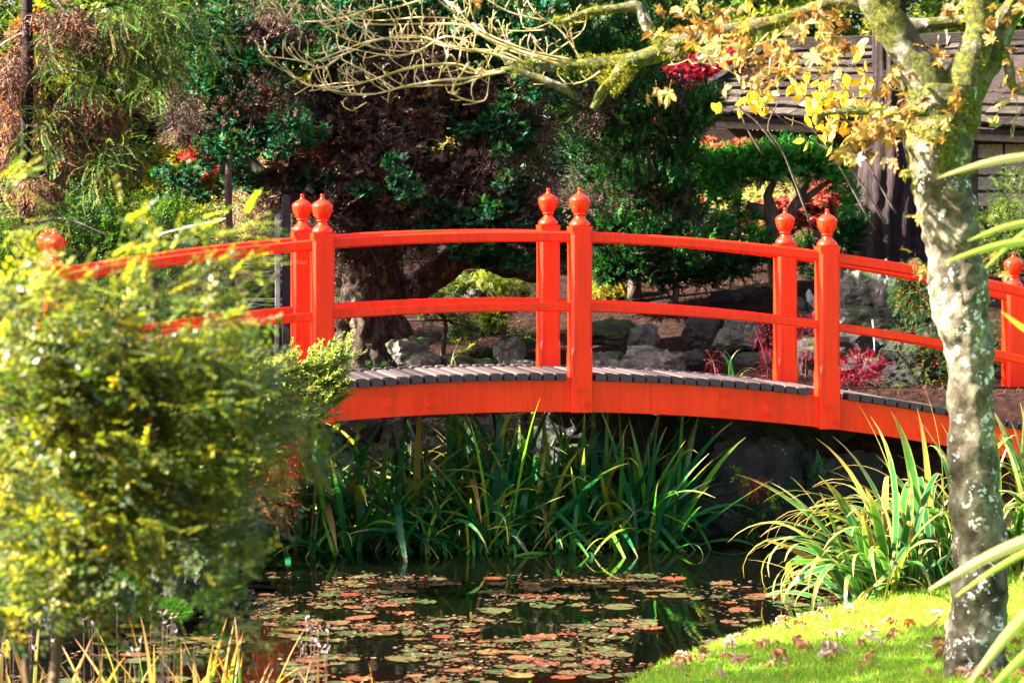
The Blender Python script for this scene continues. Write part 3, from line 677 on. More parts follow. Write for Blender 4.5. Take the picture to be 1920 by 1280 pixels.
clump('reed_clump', 'fine arching reeds leaning over the waterline in front of the taller iris reeds', 'reeds', 'reed', [(-1.2, 20.0, .25), (-.7, 19.95, .25), (-.2, 20.0, .25), (.35, 20.05, .2), (.85, 20.1, .2)], arc_t + kin_t, 210, .4, .85, .75)
sup, sarc = with_mat(up_t, 'sedge'), with_mat(arc_t, 'sedge')
sedge_arc = with_mat([blade_me(1, R0.uniform(.026, .048), R0.uniform(1.5, 2.9), 0, 16, R0.uniform(-.6, .6)) for _ in range(9)], 'sedge')
sedge_up = with_mat([blade_me(1, R0.uniform(.028, .050), R0.uniform(.4, 1.3), 0, 12, R0.uniform(-.6, .6)) for _ in range(6)], 'sedge')
clump('striped_sedge', 'large clump of striped arching leaves at the lawn edge left of the maple trunk', 'ornamental grass', 'sedge', [(2.4, 17.5, .22), (2.65, 17.85, .25), (2.25, 17.4, .15), (2.85, 18.0, .25)], sedge_arc + sedge_arc + sedge_up, 250, .60, 1.3, .35, math.pi * .97, .95)
clump('striped_sedge', 'clump of long striped leaves standing right of the maple trunk', 'ornamental grass', 'sedge', [(3.3, 18.2, .25), (3.55, 18.1, .25), (3.2, 18.5, .2)], sedge_arc + sedge_up + sedge_up, 130, .7, 1.25, .25)
M['sunny'] = rampleaf('sunlit_iris_leaf', [(0, (.05, .17, .02)), (.35, (.11, .24, .02)), (.6, (.28, .26, .03)), (.8, (.42, .24, .04)), (1, (.38, .18, .07))], (.40, .20, .08), .62, .5, .4, 0, (1.5, 1.4, .5))
iris_t = with_mat([blade_me(1, R0.uniform(.020, .030), R0.uniform(.1, .8), 0, 10, R0.uniform(-.8, .8)) for _ in range(8)], 'sunny')
clump('iris_clump', 'yellow and green iris leaves with dry seed heads in the lower left corner', 'iris', 'sunny', [(-2.1, 13.1, .3), (-1.65, 13.0, .25), (-1.3, 13.05, .2), (-2.5, 13.3, .3)], iris_t, 150, .36, .76, .32)
clump('iris_clump', 'thin golden iris leaves rising before the pond left of centre', 'iris', 'sunny', [(-.85, 12.9, .25), (-.55, 12.9, .2), (-1.05, 13.0, .2)], iris_t, 60, .28, .56, .4)
# iris near the gate post, small strappy plant behind the juniper
clump('strappy_plant', 'small tuft of upright yellow-green strappy leaves at the foot of the black gate post', 'plant', 'sunny', [(-1.85, 21.55, .07)], with_mat(up_t, 'sunny'), 34, .26, .42, .3)
clump('strappy_plant', 'dark strappy leaves poking above the deck left of the right far post', 'plant', 'reed', [(1.72, 21.9, .05)], arc_t, 10, .3, .42, .5)
# dried seed heads
m = simple('dry_seed_pod', [(.3, (.04, .02, .015)), (.7, (.13, .08, .06))], 20, .8, .3, .003); M['pod'] = m
sh_root = empty('seed_heads', (-1.9, 13.1, .2), 'dry brown iris seed heads on thin stalks above the golden iris leaves', 'seed heads')
tb = Tubes(); pods = MB(); r = random.Random(9)
for i in range(34):
    px = r.choice([r.uniform(0, 120), r.uniform(130, 350), r.uniform(150, 350), r.uniform(560, 620)]); py = r.uniform(1130, 1230); Y = r.uniform(12.7, 13.4)
    p = P(px, py, Y); q = Vector((p.x + r.uniform(-.04, .04), Y, gz(p.x, Y))); tb.add([q, q.lerp(p, .5) + Vector((r.uniform(-.02, .02), 0, 0)), p], [.0022, .0018, .0014], 5, 3)
    n2 = 3 + i % 3
    dr = rng.normal(0, .6, (n2, 3)) + (0, 0, .6)
    bake(pods, diamonds([((0, 0, 0), (.030, 0, 0), .016, (0, 0, 1), 1), ((0, 0, 0), (.030, 0, .004), .014, (0, 1, 0), .8)]), np.repeat(np.array([p]), n2, 0) + rng.normal(0, .006, (n2, 3)), frames(dr), rng.uniform(.7, 1.2, n2), pick([(.30, .22, .20), (.20, .13, .12), (.42, .34, .32)], n2))
tb.build('stalks', M['pod'], sh_root); pods.build('pods', M['dead'], sh_root, 'stuff')
# near, out of focus long leaves entering from the right
nl_root = empty('long_leaf_plant', (2.0, 8.5, .9), 'long narrow blurred leaves reaching in from the right edge close to the camera', 'plant')
M['nearleaf'] = rampleaf('near_blade', [(0, (.14, .30, .03)), (.5, (.26, .34, .05)), (1, (.45, .38, .20))], (.45, .36, .2), .9, .45, .35, .5)
for i, (p0, p1, Y, wd) in enumerate([((1995, 290), (1758, 334), 9.0, 15), ((1990, 415), (1815, 452), 9.2, 13), ((1990, 450), (1772, 492), 9.0, 15), ((1990, 400), (1848, 502), 9.4, 11), ((1990, 640), (1876, 582), 9.3, 13),
                                     ((2010, 985), (1742, 1106), 8.8, 22), ((2010, 1000), (1792, 1118), 9.0, 12), ((1990, 1090), (1812, 1290), 8.6, 22), ((2000, 1180), (1850, 1300), 8.8, 20), ((2000, 1225), (1900, 1300), 8.7, 16)]):
    a = np.array(P(*p0, Y + .15)); b_ = np.array(P(*p1, Y)); seg = 12; V = []; Fc = []; C = []
    for j in range(seg + 1):
        t = j / seg; q = a + (b_ - a) * t; q[2] += math.sin(t * 3.14) * (.02 if i not in (4,) else -.02)
        ww = wd * Y / F / 2 * (1 - max(0, t - .45) ** 1.5 * 2.2); dn = np.array([-(b_ - a)[2], 0, (b_ - a)[0]]); dn /= -np.linalg.norm(dn)
        V += [q + dn * ww + (0, .01, 0), q - (0, .004, 0), q - dn * ww]; C += [(t * .8, 1, 0), (t * .8, 0, 0), (t * .8, 1, 0)]
    for j in range(seg): k = j * 3; Fc += [(k, k + 1, k + 4, k + 3), (k + 1, k + 2, k + 5, k + 4)]
    link('leaf', mesh_np('leaf', V, Fc, M['nearleaf'], np.array(C), True), nl_root)
tb = Tubes(); 
for i in range(5): tb.add([(1.95 + i * .04, 9.1, .75), (1.93 + i * .05, 9.1, 1.4), (1.88 + i * .03, 9.1, 2.2)], [.012, .01, .006], 6, 4)
tb.build('stem', M['bark_pale'], nl_root)

# ------------------------------------------------------------ lily pads and floating leaves
M['pad'] = rampleaf('lily_pad', [(0, (.016, .032, .009)), (.25, (.038, .052, .016)), (.5, (.06, .05, .018)), (.7, (.09, .038, .018)), (.85, (.11, .026, .012)), (1, (.12, .08, .025))], (.09, .026, .012), .55, .05, .38)
M['fallen'] = rampleaf('fallen_leaf', [(0, (.20, .10, .07)), (.3, (.36, .16, .06)), (.6, (.34, .25, .22)), (.8, (.42, .16, .03)), (1, (.50, .38, .32))], (.16, .08, .06), .8, .2, .7)
pads = []
for q in range(6):
    V = [(0, 0, .003)]; C = [(0, 0, 0)]; ns = 20; r = random.Random(q)
    for j in range(ns + 1):
        a = .18 + (2 * math.pi - .36) * j / ns; rr_ = 1 + r.uniform(-.05, .05)
        V.append((math.cos(a) * rr_ * .6, math.sin(a) * rr_ * .6, .004)); C.append((.25, 0, 0))
    for j in range(ns + 1):
        a = .18 + (2 * math.pi - .36) * j / ns; rr_ = 1 + r.uniform(-.07, .05)
        V.append((math.cos(a) * rr_, math.sin(a) * rr_, .006 + max(0, r.uniform(-.03, .03)) * (q % 2 + .1))); C.append((r.uniform(.3, .9), 0, 0))
    Fc = [(0, 1 + j, 2 + j, 0) for j in range(ns)]
    me = bpy.data.meshes.new('lily_pad'); me.from_pydata(V, [], [(0, 1 + j, 2 + j) for j in range(ns)] + [(1 + j, ns + 2 + j, ns + 3 + j, 2 + j) for j in range(ns)]); me.update()
    at = me.color_attributes.new('Col', 'FLOAT_COLOR', 'POINT'); at.data.foreach_set('color', np.array([(*c, 1) for c in C], np.float32).ravel()); me.materials.append(M['pad']); pads.append(me)
def pad_density(x, y):
    """where the lily pads grow: thick on the left, thinning to the right and towards the reeds"""
    px = x / y * F + 960; py = HZ + EYE * F / y
    if py < 1062: return 0
    base = .95 if px < 1150 else .95 * max(.12, 1 - (px - 1150) / 330)
    if px < 430: base *= .5
    if py < 1085: base *= .4
    if px < 470 and py < 1170: base *= .1
    if px > 1380 and py > 1120 and py < 1150: base = .9
    return base * min(1, max(0, .55 + 2.6 * noise.noise(Vector((x * 1.7, y * 1.5, 4))) + 1.2 * noise.noise(Vector((x * 5, y * 4, 9)))))
def px_skip(x, y): return False
r = random.Random(33); placed = []; tries = 0
while len(placed) < 290 and tries < 12000:
    tries += 1
    x_, y_ = r.uniform(-2.3, 2.1), r.uniform(13.2, 18.6)
    if abs(x_ / y_) > .185: continue
    if pond_dist(np.array([x_]), np.array([y_]))[0] > -.12 or r.random() > pad_density(x_, y_): continue
    R_ = r.choice([r.uniform(.04, .07), r.uniform(.06, .11)])
    if px_skip(x_, y_) or any((x_ - a) ** 2 + (y_ - b_) ** 2 < ((R_ + c) * .8) ** 2 for a, b_, c in placed): continue
    placed.append((x_, y_, R_))
    o = link('lily_pad', r.choice(pads)); o.location = (x_, y_, .004 + r.random() * .006); o.rotation_euler = (r.gauss(0, .03), r.gauss(0, .03), r.uniform(0, 6.28)); o.scale = (R_, R_ * r.uniform(.85, 1), 1)
    o.scale[2] = R_ * 3
    tag(o, 'round lily pad floating among fallen leaves on the dark pond', 'lily pad', 'lily pads on the pond')
n_ = 21000; x = rng.uniform(-2.6, 2.3, n_); y = rng.uniform(12.8, 18.7, n_); dd = pond_dist(x, y)
kk = np.array([dd[i] < -.02 and rng.random() < pad_density(x[i], y[i]) * 1.0 for i in range(n_)]); x, y = x[kk], y[kk]; n_ = len(x)
mb = MB(); a = rng.uniform(0, 6.28, n_)
bake(mb, diamonds([((-.5, 0, 0), (.5, 0, .06), .75, (0, 0, 1), 1), ((-.1, -.4, .02), (.2, .45, .05), .5, (0, 0, 1), .8)]), np.stack([x, y, np.full(n_, .014) + rng.random(n_) * .012], -1), frames(np.stack([np.cos(a), np.sin(a), rng.normal(0, .12, n_)], -1)), rng.uniform(.012, .038, n_), pick([(.07, .024, .012), (.09, .044, .02), (.035, .016, .010), (.15, .10, .055), (.035, .042, .013), (.07, .048, .035), (.14, .035, .013), (.025, .013, .008), (.02, .012, .008)], n_))
o = mb.build('floating_leaves', M['litter']); tag(o, 'brown and rusty fallen leaves floating between the lily pads', 'leaves', kind='stuff')

# ------------------------------------------------------------ maple leaves
def maple_me(seed, curl):
    r = random.Random(seed); V = [(0, 0, 0)]; C = [(0, 0, 0)]
    lobes = [(-2.2, .50), (-1.15, .85), (0, 1.0), (1.15, .85), (2.2, .50)]; pts = [(-2.9, .22)]
    for i, (a, L_) in enumerate(lobes):
        pts += [(a - .38, L_ * .62), (a - .24, L_ * .84), (a - .12, L_ * .80), (a, L_), (a + .12, L_ * .80), (a + .24, L_ * .84), (a + .38, L_ * .62)]
        if i < 4: pts.append(((a + lobes[i + 1][0]) / 2, .42))
    pts.append((2.9, .22))
    for a, q in pts:
        q *= r.uniform(.93, 1.07); x_, y_ = q * math.cos(a), q * math.sin(a)
        z_ = -curl * q * q * .55 + curl * .5 * abs(math.sin(a * 2.6)) * q + r.uniform(-.05, .05) * (1 + curl); V.append((x_, y_, z_)); C.append((q * .75, 0, 0))
    nn = len(pts); Fc = [(0, i, i + 1) for i in range(1, nn)] + [(0, nn, 1)]
    k = len(V); V += [(0, .012, 0), (0, -.012, 0), (-.75, -.010, .25), (-.75, .010, .25)]; C += [(0, 0, 0)] * 4; Fc.append((k, k + 1, k + 2, k + 3))
    me = bpy.data.meshes.new('leaf'); me.from_pydata(V, [], Fc); me.update()
    at = me.color_attributes.new('Col', 'FLOAT_COLOR', 'POINT'); at.data.foreach_set('color', np.array([(*c, 1) for c in C], np.float32).ravel()); return me
M['mapleleaf'] = rampleaf('maple_leaf', [(0, (.11, .055, .02)), (.25, (.20, .10, .03)), (.5, (.32, .18, .04)), (.7, (.44, .30, .10)), (.86, (.24, .24, .05)), (1, (.46, .32, .24))], (.18, .08, .03), .50, .38, .5, 0, (1.35, 1.15, .6))
ml = [maple_me(i, (.15, .35, .6, .9, .5, .25)[i]) for i in range(6)]
for q in ml: q.materials.append(M['mapleleaf'])
fl = [maple_me(20 + i, (.9, 1.4, 1.9, .6)[i]) for i in range(4)]
for q in fl: q.materials.append(M['fallen'])
# fallen leaves on the lawn, each its own thing
r = random.Random(71); spots = []
for i in range(1500):
    if len(spots) >= 120: break
    px = r.uniform(1230, 1920); py = r.uniform(1100, 1278); Y = 14.2
    for _ in range(6): Y = (EYE - gz((px - 960) * Y / F, Y)) * F / (py - HZ)
    x_ = (px - 960) * Y / F
    if pond_dist(np.array([x_]), np.array([Y]))[0] < .05 or Y > 17.4: continue
    if r.random() > (.35 if py < 1150 else .9): continue
    spots.append((x_, Y)); s_ = r.uniform(.040, .080) if r.random() < .75 else r.uniform(.02, .03)
    o = link('fallen_leaf', r.choice(fl)); o.location = (x_, Y, gz(x_, Y) + .022 + s_ * .25); o.scale = (s_, s_ * r.uniform(.6, 1), s_ * r.uniform(.7, 1.2))
    o.rotation_euler = (r.gauss(0, .45), r.gauss(0, .45), r.uniform(0, 6.28)); tag(o, 'curled brown maple leaf lying on the grass', 'leaf', 'fallen leaves on the lawn')

# ------------------------------------------------------------ the mossy maple
mt = empty('maple_tree', (2.28, 13.6, .25), 'mossy lichen-covered maple with a leaning pale trunk and yellow leaves on the lawn', 'tree')
YM = 13.6
def mp(pts, Y=YM): return [np.array(P(p[0], p[1], (p[2] if len(p) > 2 else Y))) for p in pts]
k = YM / F
V_, F_ = tube(mp([(1832, 1330), (1830, 1262), (1832, 1180), (1837, 1080), (1836, 990), (1826, 900), (1822, 780), (1818, 690), (1804, 600), (1798, 540), (1785, 470), (1780, 400), (1766, 340), (1760, 280), (1768, 220), (1772, 160)]),
                [v * k for v in (82, 62, 55, 51, 48, 45, 43, 44, 52, 55, 51, 55, 55, 59, 61, 60)], 72, 16, .19, 7.5, 3)
link('trunk', mesh_py('trunk', V_, F_, M['lichen'], True), mt)
def limb(pts, rad, seg=20, amp=.16, mat='lichen', name='limb', Y=YM, kk=8):
    V_, F_ = tube(mp(pts, Y), [v * k for v in rad], seg, kk, amp, 7, random.random() * 9); return link(name, mesh_py(name, V_, F_, M[mat], True), mt)
limb([(1760, 240), (1738, 165), (1708, 110), (1680, 60), (1652, 20), (1620, -40), (1580, -140)], [50, 44, 36, 33, 30, 28, 22])
limb([(1790, 230), (1803, 160), (1822, 105), (1838, 50), (1832, 0), (1822, -80), (1830, -200)], [50, 40, 31, 28, 30, 30, 22])
limb([(1800, 200), (1838, 140), (1868, 90), (1885, 40), (1930, -30), (1990, -110)], [36, 28, 24, 22, 20, 16], Y=13.75)
limb([(1880, 96), (1893, 130), (1902, 165), (1960, 175)], [7, 9, 8, 5], 10, .3, name='branch')
# mossy arm to the left with hanging moss
arm = [(1655, 20), (1580, 0), (1500, 28), (1420, 50), (1340, 60), (1270, 80), (1220, 105), (1160, 118), (1080, 122), (1000, 126), (940, 132)]
limb(arm, [24, 16, 15, 16, 15, 17, 17, 14, 11, 9, 7], 16, .3, name='branch', Y=13.9)
arm2 = [(1245, 92), (1215, 50), (1195, 15), (1150, 18), (1095, 25), (1060, 40), (1035, 38)]
limb(arm2, [13, 13, 12, 10, 7, 6, 4], 14, .3, name='branch', Y=13.9)
arm3 = [(1180, 118), (1150, 150), (1130, 175), (1112, 205)]
limb(arm3, [14, 12, 11, 6], 12, .4, name='branch', Y=13.85)
arm4 = [(940, 100), (980, 135), (1020, 150), (1060, 168), (1075, 182)]
limb(arm4, [5, 6, 7, 7, 3], 10, .3, name='branch', Y=13.7)
arm5 = [(1740, 208), (1690, 214), (1640, 210), (1595, 208), (1550, 212), (1530, 232)]
limb(arm5, [10, 6, 8, 8, 6, 5], 10, .35, name='branch', Y=13.4)
arm6 = [(1745, 60), (1770, 45), (1800, 38)]
limb([(1660, 30), (1720, 50), (1775, 42), (1830, 40)], [10, 14, 13, 12], 10, .3, name='branch', Y=13.8)
# long fine branches
tb = Tubes(); r = random.Random(5); buds = MB(); twig_ends = []
fine = [  # pixel polylines traced to real branches that fan out to the left
 ([(1080, 122), (1000, 105), (930, 80), (870, 52), (800, 45), (700, 48), (620, 30), (600, 10)], 7), ([(960, 128), (900, 132), (850, 118), (770, 125), (700, 150), (650, 160), (590, 165), (540, 140), (500, 120)], 6),
 ([(1000, 126), (930, 100), (850, 85), (780, 68), (700, 75), (640, 98), (590, 118), (560, 112)], 6), ([(950, 130), (880, 150), (820, 155), (760, 165), (700, 178), (640, 172), (600, 160)], 6), ([(640, 110), (600, 125), (560, 118), (500, 104)], 5),
 ([(1060, 125), (960, 90), (900, 62), (860, 30), (820, 0), (780, -40)], 7.5), ([(960, 95), (880, 92), (800, 78), (730, 72), (680, 50), (640, 22)], 5), ([(900, 90), (840, 70), (790, 95), (740, 105), (690, 95), (640, 90)], 5),
 ([(720, 10), (660, 32), (600, 38), (550, 38), (520, 18), (495, -8)], 5.5), ([(600, 38), (640, 65), (680, 80), (720, 92), (760, 100), (800, 98)], 4), ([(880, 120), (845, 165), (870, 190), (910, 185), (918, 160), (915, 130)], 5),
 ([(560, 0), (540, 30), (520, 30)], 4), ([(800, 0), (730, 14), (660, 20), (600, 5)], 4.5), ([(1030, 40), (960, 20), (900, -10)], 5), ([(1020, 60), (960, 55), (900, 48)], 4), ([(740, 170), (700, 140), (660, 120), (640, 112)], 4), ([(690, 190), (660, 210)], 3),
 ([(1150, 115), (1105, 150), (1060, 160), (1000, 155)], 5), ([(1280, 75), (1340, 110), (1380, 140), (1430, 160), (1460, 150)], 5), ([(1440, 60), (1400, 100), (1330, 120), (1290, 115)], 5), ([(1900, 110), (1905, 190), (1895, 260)], 3),
 ([(1740, 150), (1700, 165), (1660, 150), (1600, 130), (1560, 105)], 5), ([(1700, 90), (1730, 85), (1765, 90), (1780, 70)], 4), ([(1640, 215), (1600, 180), (1570, 150), (1500, 140), (1440, 160)], 4.5), ([(1500, 30), (1450, 75), (1400, 85), (1350, 84)], 5),
 ([(1000, 126), (1050, 90), (1090, 60), (1100, 20)], 4), ([(860, 120), (870, 60), (880, 10)], 3.5), ([(1100, 125), (1060, 60), (1010, 30), (990, 0)], 4.5)]
for pts, wd in fine + [([(a + 14 * math.sin(i * 7 + len(p) * 3 + a * .01), b_ - 12 + 16 * math.cos(a * .013 + i)) for i, (a, b_) in enumerate(p)], w_ * .8) for p, w_ in fine if w_ >= 6]:
    Yb = r.uniform(13.3, 14.3); pp = [(a + r.uniform(-4, 4), b_ + r.uniform(-4, 4), Yb + (pts[0][0] - a) * .0004 * r.uniform(-1, 1)) for a, b_ in pts]
    wp = mp(pp); nr = [max(.8, wd * .46 * (1 - .78 * i / (len(pp) - 1))) * k for i in range(len(pp))]
    tb.add(wp, nr, 7, 5, .25, 30)
    C_ = catmull(wp, 6); L_ = len(C_)
    for j in range(3, L_, 3):
        if r.random() < .95:
            q = C_[j]; d_ = Vector((r.uniform(-1, .3), r.uniform(-.5, .5), r.choice([1, 1, -.25]) * r.uniform(.5, 1.2))).normalized(); ll = r.uniform(.03, .14)
            q1 = np.array(q) + np.array(d_) * ll * .5 + np.array([-.01, 0, 0]); q2 = np.array(q) + np.array(d_) * ll + np.array((r.uniform(-.02, .01), 0, .012))
            tb.add([q, q1, q2], [.0030, .0019, .0024], 5, 3); twig_ends.append(q2)
            for e_ in (-1, 1):
                if r.random() < .5:
                    q3 = q2 + np.array((e_ * r.uniform(.01, .035), r.uniform(-.02, .02), r.uniform(.005, .04))); tb.add([q1 * .5 + q2 * .5, q3 * .5 + q2 * .5, q3], [.0022, .0018, .0024], 5, 2)
    twig_ends.append(C_[-1])
tb.build('twigs', M['twig'], mt)
# moss cushions
ms = MB(); r = random.Random(15)
def moss_on(pts, rad, n_, Y, under=.2, size=.5, spread=1.0):
    C_ = catmull(mp(pts, Y), 10); R_ = np.interp(np.linspace(0, 1, len(C_)), np.linspace(0, 1, len(rad)), rad) * k
    i = rng.integers(0, len(C_) - 1, n_); tt = rng.random(n_)[:, None]; base = C_[i] * (1 - tt) + C_[i + 1] * tt
    m_ = np.array([noise.noise(Vector(q) * 9) for q in base]) > -.12; base = base[m_]; i = i[m_]; n_ = len(i)
    ax = C_[i + 1] - C_[i]; d = rng.normal(size=(n_, 3)); d -= (d * ax).sum(1, keepdims=True) * ax / (ax * ax).sum(1, keepdims=True); d /= np.linalg.norm(d, axis=1, keepdims=True)
    lump = np.array([.8 + .9 * max(0, noise.noise(Vector(q) * 16)) for q in base])
    pos = base + d * (R_[i] * lump * spread)[:, None]
    bake(ms, T['tiny'], pos, frames(d + rng.normal(0, .5, (n_, 3)), (0, 0, 1), .5), rng.uniform(.10, .24, n_) * size / .5, pick([(.16, .16, .010), (.28, .26, .02), (.08, .09, .010), (.40, .36, .04)], n_))
moss_on(arm, [28, 22, 22, 23, 22, 23, 24, 18, 15, 13, 10], 5200, 13.9)
moss_on(arm2, [16, 17, 16, 13, 9, 7, 5], 700, 13.9)
moss_on(arm3, [22, 26, 24, 10], 1500, 13.85, size=.6)
moss_on(arm5, [9, 7, 9, 9, 8, 7], 500, 13.4)
moss_on([(1748, 185), (1700, 110), (1670, 50), (1620, -20)], [42, 38, 35, 32], 4200, YM)
moss_on([(1800, 180), (1822, 105), (1838, 50), (1832, 0)], [42, 32, 29, 31], 1500, YM)
moss_on([(1762, 340), (1762, 280), (1768, 220), (1775, 175)], [58, 60, 62, 61], 4200, YM, spread=1.0)
moss_on([(1660, 30), (1720, 50), (1775, 42), (1830, 40)], [10, 14, 13, 12], 400, 13.8)
ms.build('moss', M['moss'], mt)
# leaves, each a part
r = random.Random(88)
def put_leaf(px, py, Y, s_, flat=None):
    o = link('leaf', r.choice(ml), mt); o.location = mt_inv(P(px, py, Y)); o.scale = (s_, s_ * r.uniform(.75, 1.05), s_)
    d = Vector((r.gauss(-.5, .8), r.gauss(-.2, .5), r.gauss(-.5, .6))).normalized()
    q = d.to_track_quat('X', 'Z').to_matrix() @ Matrix.Rotation(r.gauss(0, .8), 3, 'X'); o.rotation_euler = q.to_euler()
def mt_inv(p): return p
zones = [(1290, 60, 80, 35, 16, .055), (1380, 70, 90, 50, 34, .06), (1450, 110, 90, 50, 34, .06), (1540, 40, 60, 45, 26, .06), (1330, 20, 70, 30, 12, .055), (1560, 100, 50, 30, 14, .055), (1620, 250, 60, 35, 34, .055), (1690, 220, 60, 45, 40, .055), (1600, 290, 45, 18, 10, .05),
         (1750, 245, 60, 40, 20, .055), (1660, 310, 30, 20, 5, .05), (1725, 410, 35, 16, 4, .04), (1715, 495, 22, 20, 5, .045), (1880, 30, 50, 50, 16, .05), (1900, 130, 30, 60, 8, .045), (1790, 10, 30, 20, 8, .05), (1740, 120, 40, 40, 5, .045), (1790, 180, 40, 20, 6, .05),
         (1265, 175, 40, 20, 3, .06), (1870, 490, 30, 30, 4, .04), (1865, 215, 25, 30, 3, .05), (895, 130, 10, 10, 1, .035), (900, 5, 14, 8, 2, .04), (1230, 20, 40, 25, 4, .05), (1400, 150, 70, 25, 8, .06), (1690, 150, 50, 40, 6, .05), (1500, -60, 300, 40, 20, .06), (1850, -60, 200, 50, 14, .06)]
for (px, py, rx, ry, n_, s_) in zones:
    for i in range(int(n_ * 1.0)): put_leaf(px + r.gauss(0, rx * .5), py + r.gauss(0, ry * .5), r.uniform(12.9, 14.2), s_ * r.uniform(.8, 1.35))
# ------------------------------------------------------------ yellow-leaved shrub twigs before the roof
ys = empty('yellow_leaved_shrub', tuple(P(1540, 420, 18.5)), 'thin dark twigs with small oval orange-yellow leaves in front of the shingle roof', 'shrub')
tb = Tubes(); lfp = []
r = random.Random(3)
for pts in ([(1680, 400), (1640, 330), (1590, 230), (1560, 170), (1540, 140)], [(1660, 420), (1590, 310), (1500, 250), (1440, 200), (1420, 170)], [(1640, 430), (1540, 260), (1470, 220)], [(1590, 230), (1560, 195), (1530, 185)], [(1600, 260), (1625, 205), (1640, 180)], [(1460, 280), (1420, 230), (1390, 205), (1380, 170)], [(1430, 290), (1400, 240), (1385, 200)], [(1520, 420), (1470, 290), (1440, 240), (1460, 190)]):
    tb.add(mp(pts, 18.5), [.008, .006, .005, .004, .003][:len(pts)] if len(pts) > 2 else [.006, .003], 6, 4)
tb.build('twigs', M['bark_dark'], ys)
M['oval'] = rampleaf('oval_leaf', [(0, (.45, .20, .01)), (.5, (.50, .28, .015)), (.85, (.50, .34, .03)), (1, (.30, .34, .05))], (.4, .2, .03), .95, .5, .45, 0, (1.3, 1.2, .5))
V = []; nl = 8
for j in range(nl + 1):
    t = j / nl; ww = .27 * math.sin(math.pi * t ** .85); V += [(t, ww, .07 * ww - .10 * t * t), (t, 0, -.10 * t * t), (t, -ww, .07 * ww - .10 * t * t)]
oval = mesh_np('leaf', V, [q for j in range(nl) for q in ((j * 3, j * 3 + 1, j * 3 + 4, j * 3 + 3), (j * 3 + 1, j * 3 + 2, j * 3 + 5, j * 3 + 4))], M['oval'], np.repeat(np.linspace(0, .6, nl + 1), 3)[:, None] * np.ones(3), True)
for (px, py, rx, ry, n_) in ((1560, 190, 60, 40, 50), (1530, 175, 30, 25, 16), (1430, 180, 20, 18, 12), (1400, 195, 30, 25, 9), (1590, 140, 20, 20, 6), (1560, 235, 35, 20, 14), (1500, 150, 30, 20, 8), (1610, 175, 25, 35, 12), (1545, 265, 30, 12, 4), (1620, 90, 15, 20, 4), (1345, 195, 12, 10, 3)):
    for i in range(n_):
        o = link('leaf', oval, ys); o.location = P(px + r.gauss(0, rx * .6), py + r.gauss(0, ry * .6), r.uniform(18.3, 18.8)); s_ = r.uniform(.065, .10); o.scale = (s_, s_, s_)
        o.rotation_euler = (Vector((r.gauss(0, .7), r.gauss(0, .4), r.gauss(-.7, .5))).normalized().to_track_quat('X', 'Y').to_matrix() @ Matrix.Rotation(r.gauss(0, .7), 3, 'X')).to_euler()
# ------------------------------------------------------------ foreground shrub, left, out of focus
fs = empty('shrub', tuple(P(120, 1300, 8.8)), 'large blurred small-leaved shrub filling the left foreground in front of the bridge', 'shrub')
mb = MB(); G1 = [(.09, .13, .015), (.15, .17, .02), (.05, .09, .012), (.24, .22, .025), (.04, .08, .03), (.10, .13, .06)]
G2 = G1
for (px, py, rx, ry, n_, cols) in [(40, 620, 110, 40, 150, G1), (180, 650, 120, 36, 200, G1), (330, 650, 110, 30, 130, G1), (60, 700, 130, 50, 260, G1), (230, 720, 150, 40, 260, G1), (380, 720, 90, 30, 110, G1), (90, 790, 150, 50, 260, G1), (300, 800, 150, 40, 240, G2), (460, 800, 60, 24, 60, G2),
                                     (100, 880, 160, 45, 260, G2), (300, 880, 140, 38, 190, G2), (420, 870, 60, 24, 50, G2), (80, 970, 150, 45, 220, G2), (270, 960, 130, 34, 130, G2), (400, 950, 60, 24, 50, G2), (60, 1050, 130, 40, 150, G2), (230, 1040, 90, 28, 60, G2), (380, 1020, 60, 22, 36, G2), (20, 1120, 120, 40, 100, G2), (160, 1130, 60, 26, 30, G2), (410, 1080, 24, 30, 16, G2),
                                     (0, 520, 40, 24, 26, G1), (380, 1150, 60, 24, 20, G2)]:
    blob(mb, 'bushy', px, py, 8.6, rx, ry, int(n_ * .55), cols, rd=.26, size=.9, outward=.4, bias=(.7, -.1, -.05), jit=.45, shell=.1, lumps=max(6, n_ // 9))
def spray(mb, pts, Y, n_, cols, tmpl='sprig', size=.8, spread=.02, bias=(0, 0, 0)):
    C_ = catmull(mp(pts, Y), 8); i = rng.integers(0, len(C_) - 1, n_); tt = rng.random(n_)[:, None]; ax = C_[i + 1] - C_[i]; ax /= np.linalg.norm(ax, axis=1, keepdims=True)
    bake(mb, T[tmpl], C_[i] * (1 - tt) + C_[i + 1] * tt + rng.normal(0, spread, (n_, 3)), frames(ax + rng.normal(0, .6, (n_, 3)) + np.array(bias)), rng.uniform(.6, 1.2, n_) * size, pick(cols, n_))
Y1 = 8.4; SP = G1 + [(.26, .30, .02), (.30, .32, .03), (.18, .24, .02)]
